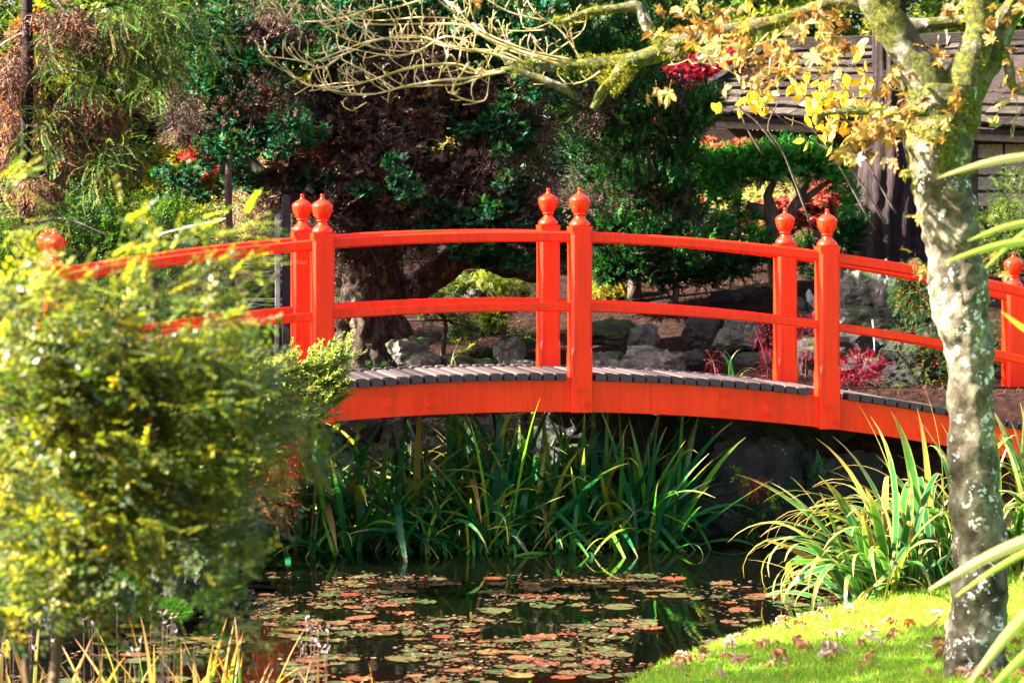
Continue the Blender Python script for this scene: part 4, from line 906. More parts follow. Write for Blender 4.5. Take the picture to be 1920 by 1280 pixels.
for pts, n_ in (([(230, 520), (330, 450), (410, 432), (490, 430)], 60), ([(300, 560), (380, 510), (450, 495), (512, 508)], 60), ([(330, 590), (420, 560), (480, 530)], 36), ([(240, 560), (248, 470), (242, 405)], 26), ([(0, 345), (30, 338), (45, 330)], 14), ([(140, 520), (200, 480), (270, 462)], 34),
                ([(0, 440), (60, 450), (90, 500)], 60), ([(350, 640), (430, 615), (455, 605)], 30), ([(460, 760), (540, 790), (600, 860), (620, 800)], 50), ([(400, 860), (480, 900), (540, 880)], 60), ([(380, 950), (440, 1000), (460, 1040)], 60), ([(260, 540), (290, 480), (300, 440)], 24),
                ([(200, 1160), (300, 1190), (420, 1210), (560, 1170)], 30), ([(220, 1170), (380, 1230), (520, 1250)], 24), ([(440, 700), (540, 760), (590, 800)], 60), ([(480, 800), (560, 850), (600, 870)], 40), ([(400, 1000), (420, 1050), (400, 1120)], 30)):
    spray(mb, pts, Y1, n_, SP if pts[0][1] < 700 else G2, 'bushy', size=.45)  # high sprays get brighter greens: the sunlit top is put into the colour
rs = random.Random(55)
for i in range(120):
    x0 = rs.uniform(-60, 430); y0 = rs.uniform(560, 1120); lim = 300 if y0 > 950 else 400
    if x0 > lim: continue
    ln_ = rs.uniform(70, 170) * (.75 if y0 > 950 else 1); up_ = rs.uniform(-.1, .55) if y0 < 800 else rs.uniform(-.35, .2)
    pts = [(x0, y0), (x0 + ln_ * .5, y0 - ln_ * up_ * .7 - 6), (x0 + ln_, y0 - ln_ * up_ * .8 + ln_ * .10)]
    spray(mb, pts, rs.uniform(8.25, 8.5), int(ln_ * .17), SP if rs.random() < .5 else G1, 'bushy', .42, .012)
mb.build('foliage', M['leaf_gloss'], fs)
tb = Tubes(); kk = 8.6 / F
for pts, rd in (([(95, 1340), (110, 1200), (135, 1090), (160, 1040), (200, 980), (230, 900)], 17), ([(135, 1090), (60, 1000), (0, 900)], 10), ([(160, 1040), (260, 960), (330, 850)], 10), ([(110, 1200), (200, 1165), (230, 1200)], 6), ([(30, 900), (100, 800), (90, 640), (150, 540)], 9), ([(95, 660), (140, 560), (175, 500)], 5), ([(250, 640), (258, 540), (245, 440)], 5),
                ([(290, 640), (285, 540), (270, 470)], 5), ([(200, 900), (190, 960), (205, 1000)], 8), ([(0, 1050), (70, 960), (200, 900), (310, 830)], 8), ([(230, 900), (340, 780), (420, 640), (520, 510)], 6), ([(60, 1340), (40, 1150), (50, 1000)], 12)):
    tb.add(mp(pts, 8.65), list(np.linspace(rd * .7, rd * .25, len(pts)) * kk), 8, 5, .2, 12)
tb.build('branches', M['bark_stem'], fs)

# golden juniper sprays in front of the left beam
js = empty('juniper', tuple(P(400, 900, 17.6)), 'feathery yellow-green juniper sprays overlapping the left end of the red beam', 'juniper')
mb = MB(); J = [(.16, .22, .03), (.24, .27, .05), (.10, .16, .03), (.32, .32, .10)]
for pts, n_ in (([(400, 760), (480, 720), (560, 700), (628, 672)], 200), ([(420, 790), (510, 750), (580, 735), (630, 712)], 200), ([(400, 820), (500, 790), (560, 775), (612, 752)], 190), ([(380, 730), (450, 700), (520, 690), (600, 690)], 160), ([(380, 850), (470, 830), (540, 800), (590, 770)], 150)):
    spray(mb, pts, 17.8, int(n_ * .8), J, 'juniper', .62, .035, (.3, 0, .15))
blob(mb, 'juniper', 430, 800, 17.8, 120, 80, 420, J, rd=.3, size=.62, bias=(.5, 0, .2), keep=lambda p: p[:, 0] / p[:, 1] * F + 960 < 590)
mb.build('foliage', M['conifer'], js)
tb = Tubes()
for pts in ([(300, 960), (400, 850), (500, 770), (600, 700)], [(300, 960), (420, 860), (520, 790), (600, 760)], [(290, 1000), (300, 950), (380, 800), (450, 720)]): tb.add(mp(pts, 17.8), [.02, .014, .008, .003], 7, 5)
tb.build('branches', M['bark_dark'], js)

# berried shrubs
def berry_shrub(name, label, blobs, Y, stems, leafc, berc, rat=.5, size=.8, lf='tiny'):
    root = empty(name, tuple(P(*stems[0][0], Y)), label, 'shrub'); mb = MB(); bb = MB()
    for (px, py, rx, ry, n_) in blobs:
        blob(mb, lf, px, py, Y, rx, ry, n_, leafc, size=size, shell=.2, bias=(0, 0, -.1))
        blob(bb, 'star', px, py, Y - .02, rx, ry, int(n_ * rat), berc, size=.24, shell=.4)
    mb.build('foliage', M['leaf'], root); bb.build('berries', M['leaf_gloss'], root); tb = Tubes()
    for s_ in stems: tb.add(mp(s_, Y), list(np.linspace(.010, .003, len(s_))), 6, 4)
    tb.build('stems', M['bark_dark'], root); return root
RB = [(.45, .03, .015), (.55, .06, .02), (.35, .02, .015)]; DG = [(.03, .07, .02), (.05, .10, .02), (.02, .05, .02)]; CR = [(.16, .006, .03), (.24, .010, .03), (.09, .004, .02)]
berry_shrub('berry_shrub', 'rusty red berried shrub at the waterline left of the reeds', [(545, 855, 36, 50, 160), (470, 880, 60, 60, 260), (500, 930, 60, 50, 200), (530, 960, 40, 30, 80), (440, 830, 50, 40, 120)], 19.3, [[(430, 1000), (470, 940), (475, 880), (490, 830)], [(475, 900), (520, 930)]], [(.08, .06, .02), (.14, .05, .02), (.04, .05, .015)], RB, .9)
berry_shrub('berry_shrub', 'spreading green shrub dotted with red berries beside the rockery and maple trunk', [(1745, 700, 55, 80, 700), (1770, 760, 50, 60, 400), (1720, 545, 50, 50, 420), (1700, 640, 40, 40, 150), (1800, 620, 60, 90, 500), (1850, 700, 60, 100, 500)], 22.0, [[(1760, 800), (1740, 720), (1720, 640)], [(1780, 800), (1800, 700), (1810, 600)]], DG, RB, .4)
berry_shrub('crimson_shrub', 'airy crimson-leaved shrub right of the third near post', [(1610, 690, 50, 30, 260), (1590, 710, 40, 25, 120), (1630, 715, 30, 20, 60)], 21.8, [[(1570, 760), (1600, 710), (1640, 680)], [(1570, 760), (1610, 730), (1650, 735)]], CR, CR, .8, .6)
berry_shrub('crimson_shrub', 'thin crimson sprigs left of the right far post', [(1437, 645, 14, 40, 60), (1440, 690, 20, 25, 60), (1515, 640, 20, 60, 110), (1420, 630, 14, 14, 16), (1340, 680, 20, 24, 34)], 22.0, [[(1440, 740), (1438, 680), (1415, 615)], [(1345, 715), (1338, 680), (1325, 655)], [(1510, 740), (1512, 660)]], CR, CR, 1.0, .6)
berry_shrub('hanging_berry_sprig', 'small sprigs of red berries hanging below the beam right of the reeds', [(1325, 800, 20, 22, 50), (1450, 820, 30, 30, 60), (1500, 810, 40, 20, 60), (1545, 830, 40, 20, 50)], 20.85, [[(1330, 770), (1322, 800), (1318, 830)], [(1460, 790), (1440, 840)]], DG, RB, .8, .6)
berry_shrub('low_shrub', 'dark small-leaved low shrub behind the left bay of the bridge', [(330, 540, 120, 60, 900), (420, 620, 60, 60, 360), (250, 600, 120, 90, 700), (380, 660, 90, 50, 400)], 21.3, [[(330, 720), (330, 600), (340, 520)]], DG, RB, .03, 1.0)
berry_shrub('hedge_shrub', 'dim green shrub under the screen wall right of the maple trunk', [(1880, 440, 80, 50, 700), (1920, 380, 60, 60, 400), (1860, 560, 60, 80, 500), (1930, 520, 60, 80, 500)], 25.5, [[(1880, 600), (1880, 480), (1890, 400)]], [(.06, .10, .02), (.10, .13, .03), (.03, .06, .02)], [(.40, .12, .02)], .08, 1.2)
berry_shrub('low_shrub', 'low dark groundcover with red berries at the right landing of the bridge', [(1700, 775, 60, 16, 240), (1790, 790, 60, 20, 300), (1870, 790, 60, 30, 300), (1640, 765, 40, 10, 100)], 21.9, [[(1700, 800), (1710, 775)], [(1800, 810), (1810, 780)]], DG, RB, .3, .9)
# little plants by the deck
def small_plant(name, label, Y, stems, leaves, cols, tmpl='broad', size=.5):
    root = empty(name, tuple(P(*stems[0][0], Y)), label, 'plant'); tb = Tubes()
    for s_ in stems: tb.add(mp(s_, Y), list(np.linspace(.006, .002, len(s_))), 6, 4)
    tb.build('stem', M['bark_pale'], root); mb = MB()
    for pts, n_ in leaves: spray(mb, pts, Y, n_, cols, tmpl, size, .012)
    mb.build('foliage', M['leaf_gloss'], root)
YG = [(.14, .26, .02), (.20, .30, .03), (.10, .20, .02)]
small_plant('seedling', 'yellow-green seedling with pointed leaves standing behind the deck left of centre', 21.3, [[(845, 700), (850, 665), (865, 630)], [(850, 672), (875, 655)]], [([(845, 700), (850, 665), (865, 630)], 7), ([(850, 672), (885, 655)], 5), ([(820, 690), (845, 680)], 3)], YG)
small_plant('leafy_plant', 'low plant with fingered green leaves behind the deck beside the gnarled trunk', 21.3, [[(700, 710), (705, 690)], [(730, 710), (728, 690)]], [([(685, 688), (740, 690)], 16), ([(680, 700), (745, 700)], 10)], [(.05, .15, .03), (.09, .20, .04)])
small_plant('hanging_vine', 'pale vine with pointed yellow-green leaves dangling below the beam left of centre', 20.6, [[(860, 770), (800, 800), (790, 830), (765, 870)]], [([(780, 800), (800, 815)], 5), ([(835, 780), (850, 800)], 5), ([(690, 790), (660, 810)], 4), ([(790, 830), (780, 850)], 2)], [(.22, .30, .03), (.30, .34, .05)])
fern = empty('fern', tuple(P(1520, 930, 20.5)), 'blue-green fern growing from the dark wall stones behind the arching sedge', 'fern'); mb = MB()
blob(mb, 'fern', 1520, 915, 20.45, 30, 25, 26, [(.015, .06, .03), (.02, .08, .03)], size=.9, shell=.1, bias=(0, -.5, .2)); mb.build('fronds', M['leaf'], fern)
cr = empty('creeper', tuple(P(1400, 960, 20.35)), 'creeper with red tips and green leaves climbing the large wall stone', 'creeper'); mb = MB()
blob(mb, 'tiny', 1405, 970, 20.4, 22, 40, 240, DG, size=.8); blob(mb, 'tiny', 1412, 912, 20.35, 20, 10, 70, [(.22, .03, .02), (.3, .06, .04)], size=.7); blob(mb, 'broad', 1435, 945, 20.3, 16, 10, 7, [(.10, .22, .01)], size=.5); blob(mb, 'broad', 1393, 888, 20.35, 8, 4, 3, [(.12, .25, .01)], size=.6)
mb.build('foliage', M['leaf'], cr)
# bird on a low branch by the right posts
bird = empty('bird', tuple(P(1521, 562, 22.6)), 'small plain grey bird perched between the two right posts', 'bird')
tb = Tubes(); kb = 22.6 / F
tb.add(mp([(1536, 590), (1530, 578), (1521, 562), (1517, 552), (1516, 546), (1513, 545)], 22.6), [.4 * kb, 3 * kb, 8.5 * kb, 6 * kb, 4.5 * kb, .6 * kb], 12, 6); tb.build('body', M['greywood'], bird)

# ------------------------------------------------------------ conifers and background trees
def trunk(root, pts, Y, rad, mat, seg=14, amp=.2, name='trunk', ridges=0, k_=8):
    V_, F_ = tube(mp(pts, Y), rad, seg, k_, amp, 4, random.random() * 9, ridges=ridges); return link(name, mesh_py(name, V_, F_, M[mat], True), root)
# central gnarled cypress
cy = empty('cypress_tree', tuple(P(690, 700, 22.9)), 'broad old cypress with a gnarled trunk, brown dead twigs and dark green tufts', 'tree')
trunk(cy, [(700, 760), (692, 690), (688, 620), (695, 540), (690, 470), (700, 380), (690, 260), (710, 120), (700, -40), (710, -260)], 22.9, [.42, .36, .30, .27, .27, .26, .20, .16, .12, .05], 'bark_gnarl', 64, .42, ridges=9, k_=14)
for pts, rd in (([(700, 590), (780, 540), (850, 490), (900, 480), (960, 500), (1010, 510)], [.14, .13, .11, .11, .12, .08]), ([(640, 560), (620, 640), (640, 700)], [.08, .12, .16]), ([(740, 600), (760, 650), (740, 700)], [.08, .10, .14]), ([(690, 440), (600, 380), (500, 330), (430, 260)], [.10, .07, .05, .03]),
                ([(700, 420), (820, 360), (920, 330), (1010, 260)], [.10, .07, .05, .03]), ([(700, 300), (800, 240), (900, 180)], [.08, .05, .03]), ([(700, 250), (600, 200), (480, 120)], [.07, .05, .03]), ([(700, 380), (640, 340), (560, 300)], [.06, .04, .02]), ([(960, 500), (940, 440), (980, 380)], [.05, .04, .02]), ([(700, 160), (850, 60), (950, -20)], [.06, .04, .03])):
    trunk(cy, pts, 22.9 if len(pts) < 4 else 23.0, rd, 'bark_gnarl', 12, .35, 'limb', 0, 6)
HG = [(.008, .060, .030), (.013, .085, .040), (.005, .034, .018), (.035, .12, .035), (.03, .035, .01)]; HB = [(.045, .023, .018), (.08, .045, .034), (.018, .010, .008), (.16, .10, .08)]
mb = MB(); mbd = MB()
for (px, py, rx, ry, n_) in [(420, 170, 80, 60, 260), (450, 260, 90, 50, 260), (400, 60, 70, 60, 200), (560, 240, 60, 50, 160), (590, 70, 90, 60, 260), (790, 40, 130, 60, 420), (930, 60, 130, 70, 420), (700, 360, 80, 30, 150), (760, 330, 50, 40, 120), (870, 220, 70, 30, 170), (960, 250, 70, 60, 260), (950, 340, 60, 40, 140),
                              (850, 400, 100, 25, 170), (880, 440, 110, 30, 260), (990, 420, 90, 45, 260), (780, 420, 70, 40, 150), (930, 480, 90, 20, 160), (1040, 470, 60, 50, 200), (640, 100, 60, 40, 100), (500, 120, 60, 40, 110), (720, 0, 200, 60, 420), (360, 330, 60, 40, 110), (580, 330, 40, 30, 60), (480, 330, 60, 30, 110), (900, 130, 90, 40, 160), (1000, 140, 60, 70, 200)]:
    blob(mb, 'fan', px, py, 22.15 + rng.uniform(-.3, .4), rx * 1.1, ry * 1.1, int(n_ * 1.9), HG, rd=.35, size=.68, lumps=max(7, n_ // 12), bias=(0, -.5, .1), up=(0, -.6, .6))
blob(mb, 'fan', 700, -200, 23.3, 400, 130, 1700, HG, rd=.8, size=1.0, lumps=70)
for (px, py, rx, ry, n_) in [(700, 240, 120, 80, 900), (620, 190, 90, 60, 420), (760, 340, 130, 90, 950), (560, 320, 60, 70, 340), (880, 330, 90, 80, 520), (520, 60, 90, 60, 420), (820, 170, 150, 60, 620), (660, 400, 70, 60, 320), (600, 410, 60, 60, 260), (480, 200, 80, 80, 330), (760, 90, 200, 60, 620), (990, 380, 80, 80, 260), (380, 230, 80, 90, 300), (720, 480, 80, 30, 120), (1000, 220, 70, 90, 260), (620, 480, 40, 40, 90)]:
    blob(mbd, 'dead', px, py, 22.5, rx, ry, int(n_ * 1.3), HB, rd=.4, size=.8, shell=.1, lumps=max(5, n_ // 40), jit=.7)
for (px, py, rx, ry, n_) in [(700, 250, 120, 80, 520), (640, 210, 90, 60, 220), (760, 340, 120, 80, 480), (560, 330, 60, 70, 200), (880, 330, 90, 80, 260), (520, 80, 80, 50, 200), (820, 170, 140, 60, 340), (650, 400, 60, 50, 160), (900, 370, 90, 60, 200)]:
    blob(mbd, 'fan', px, py, 22.35, rx, ry, n_, HB, rd=.3, size=.85, shell=.3, lumps=max(5, n_ // 18), bias=(0, -.5, .1), up=(0, -.6, .6))
mb.build('crown', M['conifer'], cy); mbd.build('dead_twigs', M['dead'], cy)
# dark green arborvitae right of centre
av = empty('arborvitae_tree', tuple(P(1190, 600, 24.0)), 'dense dark green conifer with upright plumes right of the middle posts', 'tree')
trunk(av, [(1190, 560), (1190, 400), (1180, 200), (1180, -100)], 24.4, [.06, .05, .04, .03], 'bark_dark')
mb = MB(); AG = [(.007, .055, .014), (.012, .075, .016), (.004, .030, .010), (.035, .12, .02), (.03, .03, .01)]
for (px, py, rx, ry, n_) in [(1140, 150, 110, 110, 620), (1240, 240, 90, 100, 560), (1130, 300, 80, 90, 420), (1200, 370, 110, 80, 520), (1300, 230, 50, 60, 200), (1270, 330, 60, 60, 220), (1150, 440, 80, 70, 330), (1230, 460, 100, 60, 420), (1060, 60, 80, 80, 320), (1200, 40, 140, 90, 560), (1290, 470, 80, 50, 300), (1330, 205, 22, 40, 110)]:
    blob(mb, 'plume', px, py, 23.9, rx, ry, int(n_ * 1.25), AG, rd=.5, size=.62, lumps=max(6, n_ // 22), bias=(0, -.35, .9), up=(0, -1, 0), shell=.6)
mbd = MB()
for (px, py, rx, ry, n_) in [(1140, 200, 90, 90, 260), (1200, 330, 110, 80, 300), (1260, 440, 90, 60, 200), (1100, 400, 60, 80, 200), (1250, 200, 60, 60, 140)]: blob(mbd, 'dead', px, py, 23.9, rx, ry, n_, HB, rd=.3, size=.8, shell=.1, lumps=max(5, n_ // 25), jit=.7)
mbd.build('dead_twigs', M['dead'], av)
mb.build('crown', M['conifer'], av)
# cloud pruned juniper
cj = empty('cloud_pruned_juniper', tuple(P(1450, 540, 24.6)), 'cloud pruned juniper with flat green pads on twisting dark limbs', 'tree')
for pts, rd in (([(1462, 560), (1458, 470), (1450, 430), (1440, 400), (1400, 385)], [.10, .09, .075, .06, .03]), ([(1455, 440), (1480, 400), (1500, 370), (1520, 330)], [.06, .05, .035, .02]), ([(1460, 420), (1440, 370), (1450, 340), (1430, 320)], [.05, .04, .03, .02]), ([(1440, 405), (1400, 402), (1360, 410)], [.05, .03, .02]), ([(1490, 390), (1540, 350), (1570, 330)], [.03, .025, .015]), ([(1500, 370), (1490, 345), (1470, 320)], [.03, .02, .01])):
    trunk(cj, pts, 24.6, rd, 'bark_dark', 10, .3, 'limb' if rd[0] < .09 else 'trunk')
mb = MB(); JG = [(.022, .16, .020), (.04, .22, .025), (.014, .09, .018), (.08, .28, .03)]
for (px, py, rx, ry, n_) in [(1400, 300, 90, 22, 560), (1480, 292, 90, 24, 560), (1345, 320, 70, 26, 360), (1530, 305, 50, 26, 300), (1570, 330, 26, 30, 130), (1440, 320, 110, 16, 360), (1330, 365, 60, 30, 260), (1290, 300, 40, 30, 140), (1350, 420, 70, 24, 220), (1270, 400, 60, 40, 260), (1400, 440, 60, 24, 160), (1590, 380, 20, 50, 90), (1350, 470, 80, 24, 260)]:
    blob(mb, 'juniper', px, py, 24.5, rx, ry, int(n_ * 1.2), JG, rd=.32, size=.42, lumps=max(5, n_ // 26), bias=(.1, -.4, .45), up=(0, -.5, 1))
mb.build('crown', M['conifer'], cj)
# weeping conifer on the left with bright sprays
wc = empty('weeping_conifer', tuple(P(48, 560, 21.2)), 'slender conifer at the left edge with drooping bright green sprays and rusty twigs', 'tree')
trunk(wc, [(40, 700), (38, 560), (46, 420), (50, 250), (52, 100), (50, -60), (52, -300)], 21.2, [.06, .05, .045, .042, .04, .035, .02], 'bark_red', 14, .2)
tb = Tubes()
brs = [[(50, 20), (120, 60), (190, 90), (250, 80)], [(52, 150), (110, 130), (180, 140)], [(50, 250), (110, 230), (190, 260), (240, 290)], [(60, -40), (140, 40), (200, 90)], [(50, 330), (100, 300), (160, 320)], [(48, 160), (0, 180), (-40, 200)], [(50, 60), (10, 80), (-40, 120)], [(90, -20), (130, 30), (182, 78)], [(50, 420), (120, 410), (200, 440)], [(250, 80), (300, 60), (350, 70)], [(60, -20), (200, -30), (330, 10)]]
for b_ in brs: tb.add(mp(b_, 21.2), list(np.linspace(.016, .005, len(b_))), 7, 5)
tb.build('branches', M['bark_pale'], wc)
mb = MB(); mbd = MB(); WG = [(.03, .085, .010), (.06, .13, .014), (.018, .05, .008), (.11, .15, .02), (.10, .075, .02)]
for (px, py, rx, ry, n_) in [(230, 60, 80, 50, 210), (300, 80, 60, 50, 140), (260, 120, 80, 40, 160), (180, 150, 60, 50, 100), (110, 235, 60, 30, 110), (90, 120, 60, 60, 90), (100, 40, 60, 50, 80), (400, 60, 50, 60, 60), (210, 290, 50, 40, 120), (190, 330, 50, 40, 100), (250, 20, 100, 40, 150), (330, 20, 60, 30, 90), (90, 270, 50, 40, 80), (30, 280, 40, 60, 60), (20, 410, 50, 50, 90), (120, 400, 60, 50, 70), (300, 170, 50, 50, 60), (20, 20, 40, 40, 30)]:
    blob(mb, 'whip', px, py, 21.1, rx, ry, int(n_ * .85), WG, rd=.3, size=.78, bias=(.35, -.3, -.25), lumps=max(4, n_ // 16))
for (px, py, rx, ry, n_) in [(30, 120, 50, 90, 240), (100, 160, 70, 60, 150), (90, 60, 60, 70, 90), (20, 220, 40, 70, 220), (150, 220, 60, 50, 180), (180, 50, 80, 50, 160), (200, 210, 50, 60, 150), (70, 340, 60, 60, 120)]:
    blob(mbd, 'dead', px, py, 21.3, rx, ry, n_, [(.08, .035, .025), (.14, .07, .055), (.04, .02, .016), (.20, .09, .04)], rd=.35, size=.95, bias=(0, 0, -1.3), lumps=max(4, n_ // 24))
blob(mb, 'whip', 60, -230, 21.2, 240, 170, 500, WG, rd=1.0, size=1.0, bias=(0, 0, -.5), lumps=30)
mb.build('crown', M['conifer'], wc); mbd.build('dead_twigs', M['dead'], wc)
# slim sapling in the left bay
sp_ = empty('sapling', tuple(P(468, 670, 21.6)), 'thin crooked sapling with a pale lower stem left of the black gate post', 'tree')
trunk(sp_, [(470, 700), (467, 640), (458, 570), (448, 530), (436, 480), (430, 420), (428, 330), (432, 290)], 21.6, [.028, .022, .024, .026, .024, .028, .03, .022], 'bark_dark', 10, .2)
trunk(sp_, [(470, 704), (467, 640), (458, 570), (448, 530), (437, 486)], 21.59, [.032, .026, .028, .028, .022], 'bark_pale', 10, .2, 'lower_stem')
mb = MB(); blob(mb, 'fan', 430, 290, 21.7, 60, 50, 160, HG, size=.7, lumps=10); mb.build('crown', M['conifer'], sp_)
fb = empty('fallen_branch', tuple(P(400, 440, 22.0)), 'bare brown branch lying across the bushes behind the left handrail', 'branch')
tb = Tubes(); tb.add(mp([(300, 440), (350, 428), (400, 418), (430, 410)], 22.0), [.012, .016, .018, .014], 8, 5, .3, 10); tb.build('stem', M['bark_pale'], fb)
# black gate post with grey timber beside it, and stone steps
gp = empty('gate_post', tuple(P(535, 690, 21.9)), 'tall black steel gate post with a grey timber stile left of the left posts', 'gate post')
o = link('post', box_me('post', .062, .062, 1.35, M['black'], .004), gp); o.location = P(537, 530, 21.9)
o = link('stile', box_me('stile', .040, .05, .80, M['greywood'], .004), gp); o.location = P(521, 500, 21.85)
o = link('hinge_plate', box_me('hinge_plate', .034, .02, .34, M['greywood'], .004), gp); o.location = P(519, 632, 21.8)
o = link('latch_hole', box_me('latch_hole', .014, .006, .02, M['black'], .002), gp); o.location = P(519, 623, 21.785)
st = empty('stone_steps', tuple(P(470, 600, 24.5)), 'dim grey stone steps climbing behind the sapling and gate post', 'steps')
for i in range(6):
    o = rock('step', P(478 + i * 3, 602 - i * 33, 24.0 + i * .28), (.42, .22, .055), M['rock_dark'], st, 140 + i, 4, .10, .95)
# big redwood trunk
rw = empty('redwood_tree', tuple(P(1668, 500, 26.5)), 'massive dark fibrous redwood trunk partly hidden by the maple', 'tree')
trunk(rw, [(1668, 560), (1668, 480), (1668, 400), (1672, 300), (1672, 180), (1668, 40), (1670, -200)], 26.5, [.40, .33, .30, .26, .19, .14, .12], 'bark_red', 60, .10, ridges=13, k_=12)

# ------------------------------------------------------------ tea house with shingled roof
th = empty('tea_house', tuple(P(1640, 300, 28.6)), 'low timber tea house with a wavy grey shingle roof and lattice screens behind the trees', 'building')
EA, EB = np.array(P(1262, 212, 27.6)), np.array(P(2300, 262, 27.6)); RA, RB_ = np.array(P(1452, 92, 29.4)), np.array(P(2350, 62, 29.4))
def roofp(u, v, lift=0):
    a = EA + (EB - EA) * u; b_ = RA + (RB_ - RA) * u; n_ = np.cross(EB - EA, RA - EA); n_ /= np.linalg.norm(n_); return a + (b_ - a) * v + n_ * lift
NR = 9; r = random.Random(44)
V = [roofp(0, 0, -.01), roofp(1, 0, -.01), roofp(1, 1, -.01), roofp(0, 1, -.01), roofp(0, 0, -.06), roofp(1, 0, -.06), roofp(1, 1, -.06), roofp(0, 1, -.06)]
link('roof_deck', mesh_py('roof_deck', V, [(0, 1, 2, 3), (7, 6, 5, 4), (4, 5, 1, 0), (5, 6, 2, 1), (6, 7, 3, 2), (7, 4, 0, 3)], M['wood_dark']), th)
Lr = np.linalg.norm(EB - EA)
cnt = 0
for row in range(NR):
    v0 = row / NR; v1 = v0 + 1.35 / NR; u = -r.uniform(0, .02)
    while u < .80:
        du = r.uniform(.10, .24) / Lr; u0, u1 = max(u, 0.001), u + du - .004 / Lr; u += du
        if u1 <= u0: continue
        j0, j1 = r.uniform(-.12, .12) / NR, r.uniform(-.12, .12) / NR; h0 = .050 + r.uniform(0, .014); th_ = .028
        wav = .10 / NR * math.sin(u * 46 + row * 2.1)
        q = [roofp(u0, v0 + j0 + wav, h0), roofp(u1, v0 + j1 + wav, h0), roofp(u1, v1, .012), roofp(u0, v1, .012), roofp(u0, v0 + j0 + wav, h0 - th_), roofp(u1, v0 + j1 + wav, h0 - th_), roofp(u1, v1, .002), roofp(u0, v1, .002)]
        link('shingle', mesh_py('shingle', q, [(0, 1, 2, 3), (4, 5, 1, 0), (5, 6, 2, 1), (7, 4, 0, 3), (7, 6, 5, 4)], M['shingle']), th); cnt += 1
def beam_between(name, a, b_, w_, h_, mat, root):
    a = Vector(a); b_ = Vector(b_); d = b_ - a; me = box_me(name, d.length, w_, h_, mat, .004); o = link(name, me, root); o.location = (a + b_) / 2; o.rotation_euler = d.to_track_quat('X', 'Z').to_euler(); return o
beam_between('hip_board', roofp(0, -.03, .06), roofp(0, 1.02, .06), .10, .07, M['shingle'], th)
beam_between('ridge_board', roofp(0, 1.01, .05), roofp(1, 1.01, .05), .16, .10, M['shingle'], th)
beam_between('fascia', EA + (0.05, .05, -.075), EB + (0, .05, -.075), .03, .10, M['wood_brown'], th)
beam_between('eave_beam', EA + (0.1, .5, -.20), EB + (0, .5, -.20), .14, .16, M['wood_dark'], th)
zb = 1.3
def tbox(name, x0, x1, y0, y1, z0, z1, mat, root=th):
    o = link(name, box_me(name, x1 - x0, y1 - y0, z1 - z0, mat, .003), root); o.location = ((x0 + x1) / 2, (y0 + y1) / 2, (z0 + z1) / 2); return o
xl = P(1330, 0, 28.4).x
tbox('wall', xl, 9.0, 29.2, 29.3, zb, 3.1, M['wood_dark'])
for px in (1340, 1452, 1500, 1640, 1770): xx = P(px, 0, 28.5).x; tbox('column', xx - .06, xx + .06, 28.4, 28.52, zb, 3.0, M['wood_dark'])
tbox('bench_board', P(1480, 0, 29).x, P(1620, 0, 29).x, 28.9, 29.1, 2.85 - .05, 2.85, M['wood_brown'])
# bamboo slats in the open left bay
for i in range(11):
    px = 1350 + i * 9.5; a = P(px, 272, 28.7); b_ = P(px + 24, 243, 28.7); beam_between('slat', a, b_, .010, .010, M['twig'], th)
# screen wall on the right, framed panels
scr = link('screen', box_me('screen', 1.9, .03, 1.25, M['wood_dark'], .003), th); scr.location = (P(1990, 0, 27.9).x, 28.05, P(0, 318, 27.9).z)
xx0 = P(1838, 0, 27.9).x
for rw_, (y0, y1) in enumerate(((257, 265), (270, 296), (300, 327), (332, 356), (362, 386))):
    for ci in range(7):
        x0 = xx0 + ci * .262; z1, z0 = P(0, y0, 27.9).z, P(0, y1, 27.9).z
        o = link('panel', box_me('panel', .240, .02, z1 - z0, M['screen'], .002), scr, local=True); o.location = (x0 + .12 - scr.location.x, -.025, (z0 + z1) / 2 - scr.location.z)
tbox('column', P(1826, 0, 27.8).x - .05, P(1826, 0, 27.8).x + .05, 27.85, 27.95, zb, 3.1, M['wood_dark'])
# second small roof glimpsed behind the cypress
h2 = empty('garden_shelter', tuple(P(610, 300, 30)), 'pale eave of a small shelter glimpsed through the cypress left of centre', 'building')
for i, (py, c_) in enumerate(((236, 'greywood'), (252, 'wood_dark'), (214, 'shingle'), (290, 'wood_dark'))):
    o = link(('fascia', 'soffit_board', 'roof', 'wall')[i], box_me('b', 1.0 if i < 3 else .8, .25, (.05, .05, .16, .36)[i], M[c_], .004), h2); o.location = P(615, py, 30 + (.0, .05, .2, .2)[i])

# ------------------------------------------------------------ planting behind
def bg_tree(name, label, px, base, Y, blobs, cols, tmpl='star', size=.95, tr=.05, mat='leaf', cat='tree', group=None, lumpk=26, bias=(0, 0, 0), gk=1.0):
    root = empty(name, tuple(P(px, base, Y)), label, cat, group); b0 = blobs[0]
    trunk(root, [(px, base + 30), (px + 4, (base + b0[1]) / 2), (b0[0], b0[1])], Y, [tr, tr * .8, tr * .4], 'bark_dark', 9)
    tb = Tubes(); mb = MB()
    for (bx, by, rx, ry, n_) in blobs:
        tb.add(mp([(px + 4, (base + b0[1]) / 2), ((px + bx) / 2, (base + by) / 2 - 20), (bx, by)], Y), [tr * .5, tr * .35, tr * .15], 6, 4)
        blob(mb, tmpl, bx, by, Y, rx, ry, int(n_ * (1.7 if tmpl == 'star' else gk)), cols, size=size, lumps=max(5, n_ // lumpk), bias=bias)
    tb.build('limbs', M['bark_dark'], root); mb.build('crown', M[mat], root); return root
RD = [(.26, .010, .015), (.32, .03, .02), (.16, .008, .015), (.34, .07, .03)]; PK = [(.28, .03, .035), (.34, .07, .05), (.16, .012, .03), (.30, .12, .05)]
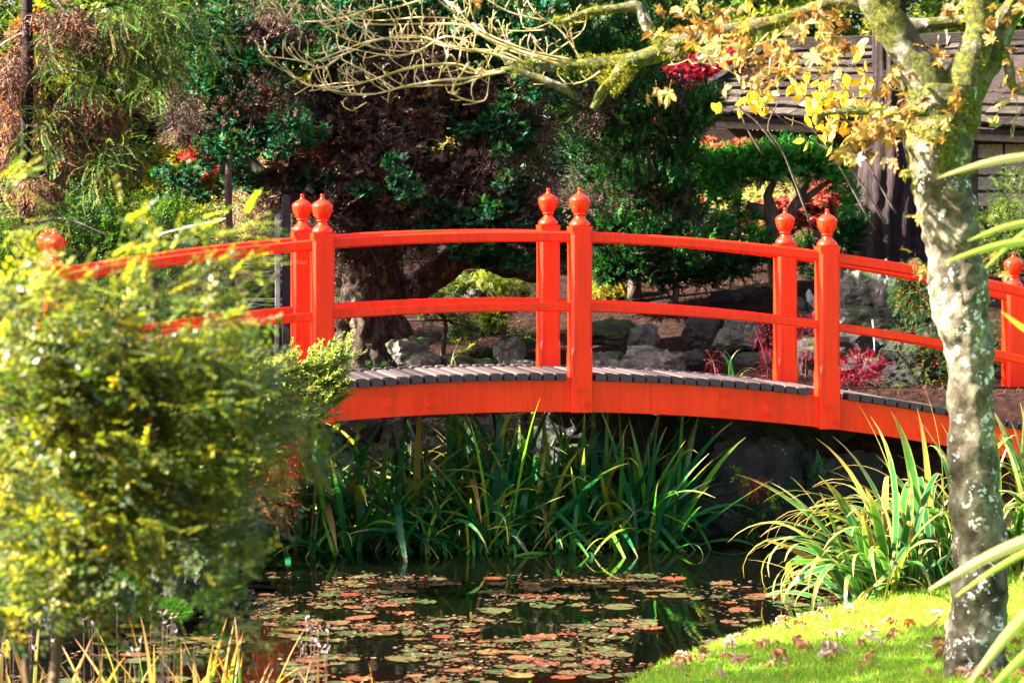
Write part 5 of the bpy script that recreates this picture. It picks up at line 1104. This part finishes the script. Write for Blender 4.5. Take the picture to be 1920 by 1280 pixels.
bg_tree('red_maple', 'scarlet maple glowing through the dark cypress branches on the left', 450, 420, 26, [(455, 230, 60, 60, 800), (400, 290, 60, 50, 500), (480, 190, 40, 40, 300), (560, 290, 60, 60, 300), (620, 270, 50, 40, 200)], RD)
bg_tree('red_maple', 'red-leaved maple behind the tea house hip at the roof left end', 1310, 330, 31, [(1300, 150, 60, 36, 700), (1270, 200, 60, 40, 400), (1350, 120, 50, 40, 400)], CR)
bg_tree('red_maple', 'pinkish red low maple between the pruned juniper and the eave', 1380, 420, 26.2, [(1390, 285, 60, 24, 420), (1330, 285, 50, 30, 300), (1450, 288, 40, 18, 140), (1300, 320, 50, 40, 340), (1250, 360, 60, 40, 240)], PK)
bg_tree('red_maple', 'pink-red maple behind the pruned juniper limbs', 1545, 470, 26, [(1545, 380, 50, 50, 700), (1500, 400, 40, 40, 340), (1440, 410, 60, 40, 300), (1320, 390, 40, 30, 160)], PK)
YL = [(.10, .14, .010), (.20, .20, .015), (.05, .09, .010), (.24, .16, .02)]
bg_tree('yellow_maple', 'yellow-green maple lit by the sun behind the left conifers', 330, 430, 27, [(330, 300, 70, 50, 700), (280, 360, 80, 50, 600), (380, 350, 50, 50, 400), (120, 180, 70, 60, 500), (100, 250, 70, 50, 400), (180, 240, 70, 60, 400)], YL, size=1.5)
bg_tree('yellow_maple', 'small patch of yellow-green foliage under the bare twigs left of centre', 550, 400, 28, [(560, 150, 50, 30, 300), (600, 130, 30, 20, 120), (680, 260, 60, 80, 200), (830, 300, 60, 60, 160), (740, 410, 90, 50, 260)], YL)
bg_tree('orange_maple', 'orange-leaved tree behind the dead twigs at the left edge', 60, 420, 28, [(80, 130, 50, 40, 260), (20, 200, 40, 50, 200), (140, 290, 50, 40, 160), (60, 40, 60, 40, 120)], [(.30, .08, .015), (.32, .14, .02), (.16, .05, .012)], size=1.5)
bg_tree('feathery_shrub', 'rusty orange feathery shrub right of the sapling', 480, 480, 23.6, [(480, 390, 50, 30, 240), (510, 350, 40, 40, 200), (460, 440, 40, 30, 120)], [(.30, .10, .05), (.22, .13, .08), (.16, .20, .04), (.30, .20, .12)], 'dead', .8, .02, 'dead', 'shrub')
bg_tree('dwarf_cypress', 'bright yellow dwarf conifer on the mulch slope right of the middle posts', 1140, 560, 24.6, [(1130, 545, 36, 22, 420), (1180, 540, 40, 20, 340)], [(.30, .28, .03), (.22, .26, .03), (.34, .20, .03)], 'tiny', 1.0, .02, 'leaf', 'shrub')
bg_tree('sunlit_fern_shrub', 'sunlit lime-green shrub seen under the cypress limb', 940, 640, 23.6, [(900, 525, 60, 20, 150), (960, 540, 50, 30, 200), (940, 590, 50, 26, 260), (850, 530, 40, 14, 90), (1000, 530, 30, 40, 90)], [(.08, .12, .012), (.17, .20, .025), (.03, .05, .010)], 'fern', .36, .02, 'leaf', 'shrub')
bg_tree('green_shrub', 'mid green shrub mass under the left conifer', 120, 560, 23.4, [(100, 420, 120, 60, 700), (220, 450, 100, 50, 500), (20, 460, 80, 70, 500), (330, 420, 90, 40, 300), (180, 500, 150, 60, 600)], [(.03, .075, .012), (.05, .11, .015), (.018, .045, .01)], 'sprig', 1.2, .04, 'leaf', 'shrub')
bg_tree('lime_shrub', 'low lime-yellow shrub behind the sapling', 380, 470, 24.4, [(390, 400, 40, 18, 200), (420, 470, 60, 24, 200), (330, 460, 50, 20, 140)], YL, 'tiny', 1.1, .02, 'leaf', 'shrub')
bg_tree('bamboo_like_shrub', 'tall dull green broadleaf trees closing the view behind the cypress', 800, 500, 29, [(700, 100, 260, 150, 1300), (1000, 200, 200, 180, 1200), (450, 150, 200, 150, 900), (820, 330, 240, 120, 900), (560, 380, 160, 90, 600)], [(.015, .035, .010), (.03, .055, .012), (.05, .065, .018), (.010, .02, .006)], 'sprig', 2.0, .10, 'leaf', 'tree')
bg_tree('low_juniper', 'dark green low juniper spreading over the bank between the middle and right posts', 1260, 560, 24.0, [(1200, 500, 80, 26, 360), (1290, 520, 60, 20, 220), (1360, 500, 70, 26, 260), (1430, 480, 50, 24, 160), (1150, 500, 50, 30, 200)], AG, 'juniper', .5, .03, 'conifer', 'shrub', bias=(.1, -.3, .5))
bg_tree('evergreen_shrub', 'dull evergreen shrub filling the gap left of the redwood trunk', 1580, 520, 25.0, [(1585, 440, 30, 50, 260), (1500, 480, 60, 20, 160), (1560, 510, 50, 20, 160)], AG, 'juniper', .5, .03, 'conifer', 'shrub', bias=(.1, -.3, .5))
bg_tree('holly_shrub', 'dark glossy undergrowth behind the gnarled trunk', 830, 640, 23.3, [(800, 560, 60, 50, 300), (860, 600, 50, 30, 160), (960, 640, 60, 20, 100), (640, 600, 40, 60, 200)], [(.02, .05, .015), (.04, .08, .02), (.10, .12, .02)], 'sprig', .8, .02, 'leaf', 'shrub')
bg_tree('pale_shrub', 'pale sunlit shrub behind the limbs of the cloud pruned juniper', 1400, 470, 28.0, [(1400, 390, 90, 50, 500), (1520, 370, 60, 50, 300), (1300, 400, 50, 40, 200), (1480, 430, 80, 30, 260)], [(.36, .34, .16), (.26, .30, .06), (.42, .30, .14)], 'sprig', .8, .03, 'leaf', 'shrub')
bg_tree('pale_shrub', 'pale sunlit foliage glinting behind the dead cypress twigs', 700, 520, 27.0, [(700, 330, 90, 70, 260), (820, 300, 60, 60, 200), (860, 380, 50, 40, 120), (600, 420, 60, 40, 120), (640, 250, 80, 50, 160)], [(.40, .42, .14), (.40, .30, .14)], 'sprig', .7, .03, 'leaf', 'shrub')
# far woodland: one mass behind everything
mb = MB()
for (px, py, rx, ry, n_, cols) in [(-100, 200, 380, 380, 2600, [(.03, .06, .012), (.07, .10, .015), (.18, .16, .025)]), (400, 150, 360, 420, 3000, [(.02, .045, .010), (.05, .08, .015), (.14, .15, .025)]), (900, 150, 360, 420, 3000, [(.02, .04, .012), (.03, .06, .012), (.07, .09, .02)]), (1400, 60, 360, 380, 3000, [(.10, .15, .03), (.22, .25, .05), (.05, .10, .02)]), (1950, 100, 380, 400, 3000, [(.04, .09, .02), (.09, .13, .03)]),
                                     (-700, 100, 500, 500, 2600, [(.04, .09, .02), (.12, .16, .03)]), (2600, 100, 500, 500, 2600, [(.04, .09, .02), (.10, .12, .03)])]:
    blob(mb, 'bigsprig', px, py, 35, rx, ry, n_, cols, rd=1.8, size=2.2, lumps=40, shell=.3, outward=.6)
o = mb.build('far_woodland', M['leaf']); tag(o, 'mixed green and yellow woodland closing the view behind the garden', 'woodland', kind='stuff')
tb = Tubes(); r = random.Random(17)
for i in range(16):
    x_ = -9 + i * 1.2 + r.uniform(-.4, .4); y_ = r.uniform(33, 37); tb.add([(x_, y_, 1.4), (x_ + r.uniform(-.2, .2), y_, 4), (x_ + r.uniform(-.5, .5), y_, 8.5)], [.13, .10, .05], 8, 4)
o = tb.build('far_trunks', M['bark_dark']); tag(o, 'thin dark trunks deep in the far woodland', 'woodland', kind='stuff')

ot = empty('beech_tree', (-4.9, 13.1, .5), 'broadleaf tree beyond the left edge whose crown shades the near lawn', 'tree')
V_, F_ = tube([(-5.2, 13.1, .3), (-5.1, 13.1, 3), (-4.8, 13.1, 5.5)], [.16, .12, .05], 12, 6, .1, 3); link('trunk', mesh_py('trunk', V_, F_, M['bark_dark'], True), ot)
n_ = 1300; d = rng.normal(size=(n_, 3)); d /= np.linalg.norm(d, axis=1, keepdims=True); pos = np.array((-4.6, 13.15, 4.9)) + d * (rng.random((n_, 1)) ** .4) * np.array((1.2, 1.15, .9))
mb = MB(); bake(mb, T['bigsprig'], pos, frames(d, (0, 0, 1), .5), rng.uniform(1, 1.6, n_), pick([(.06, .11, .02), (.12, .14, .03)], n_)); mb.build('crown', M['leaf'], ot)
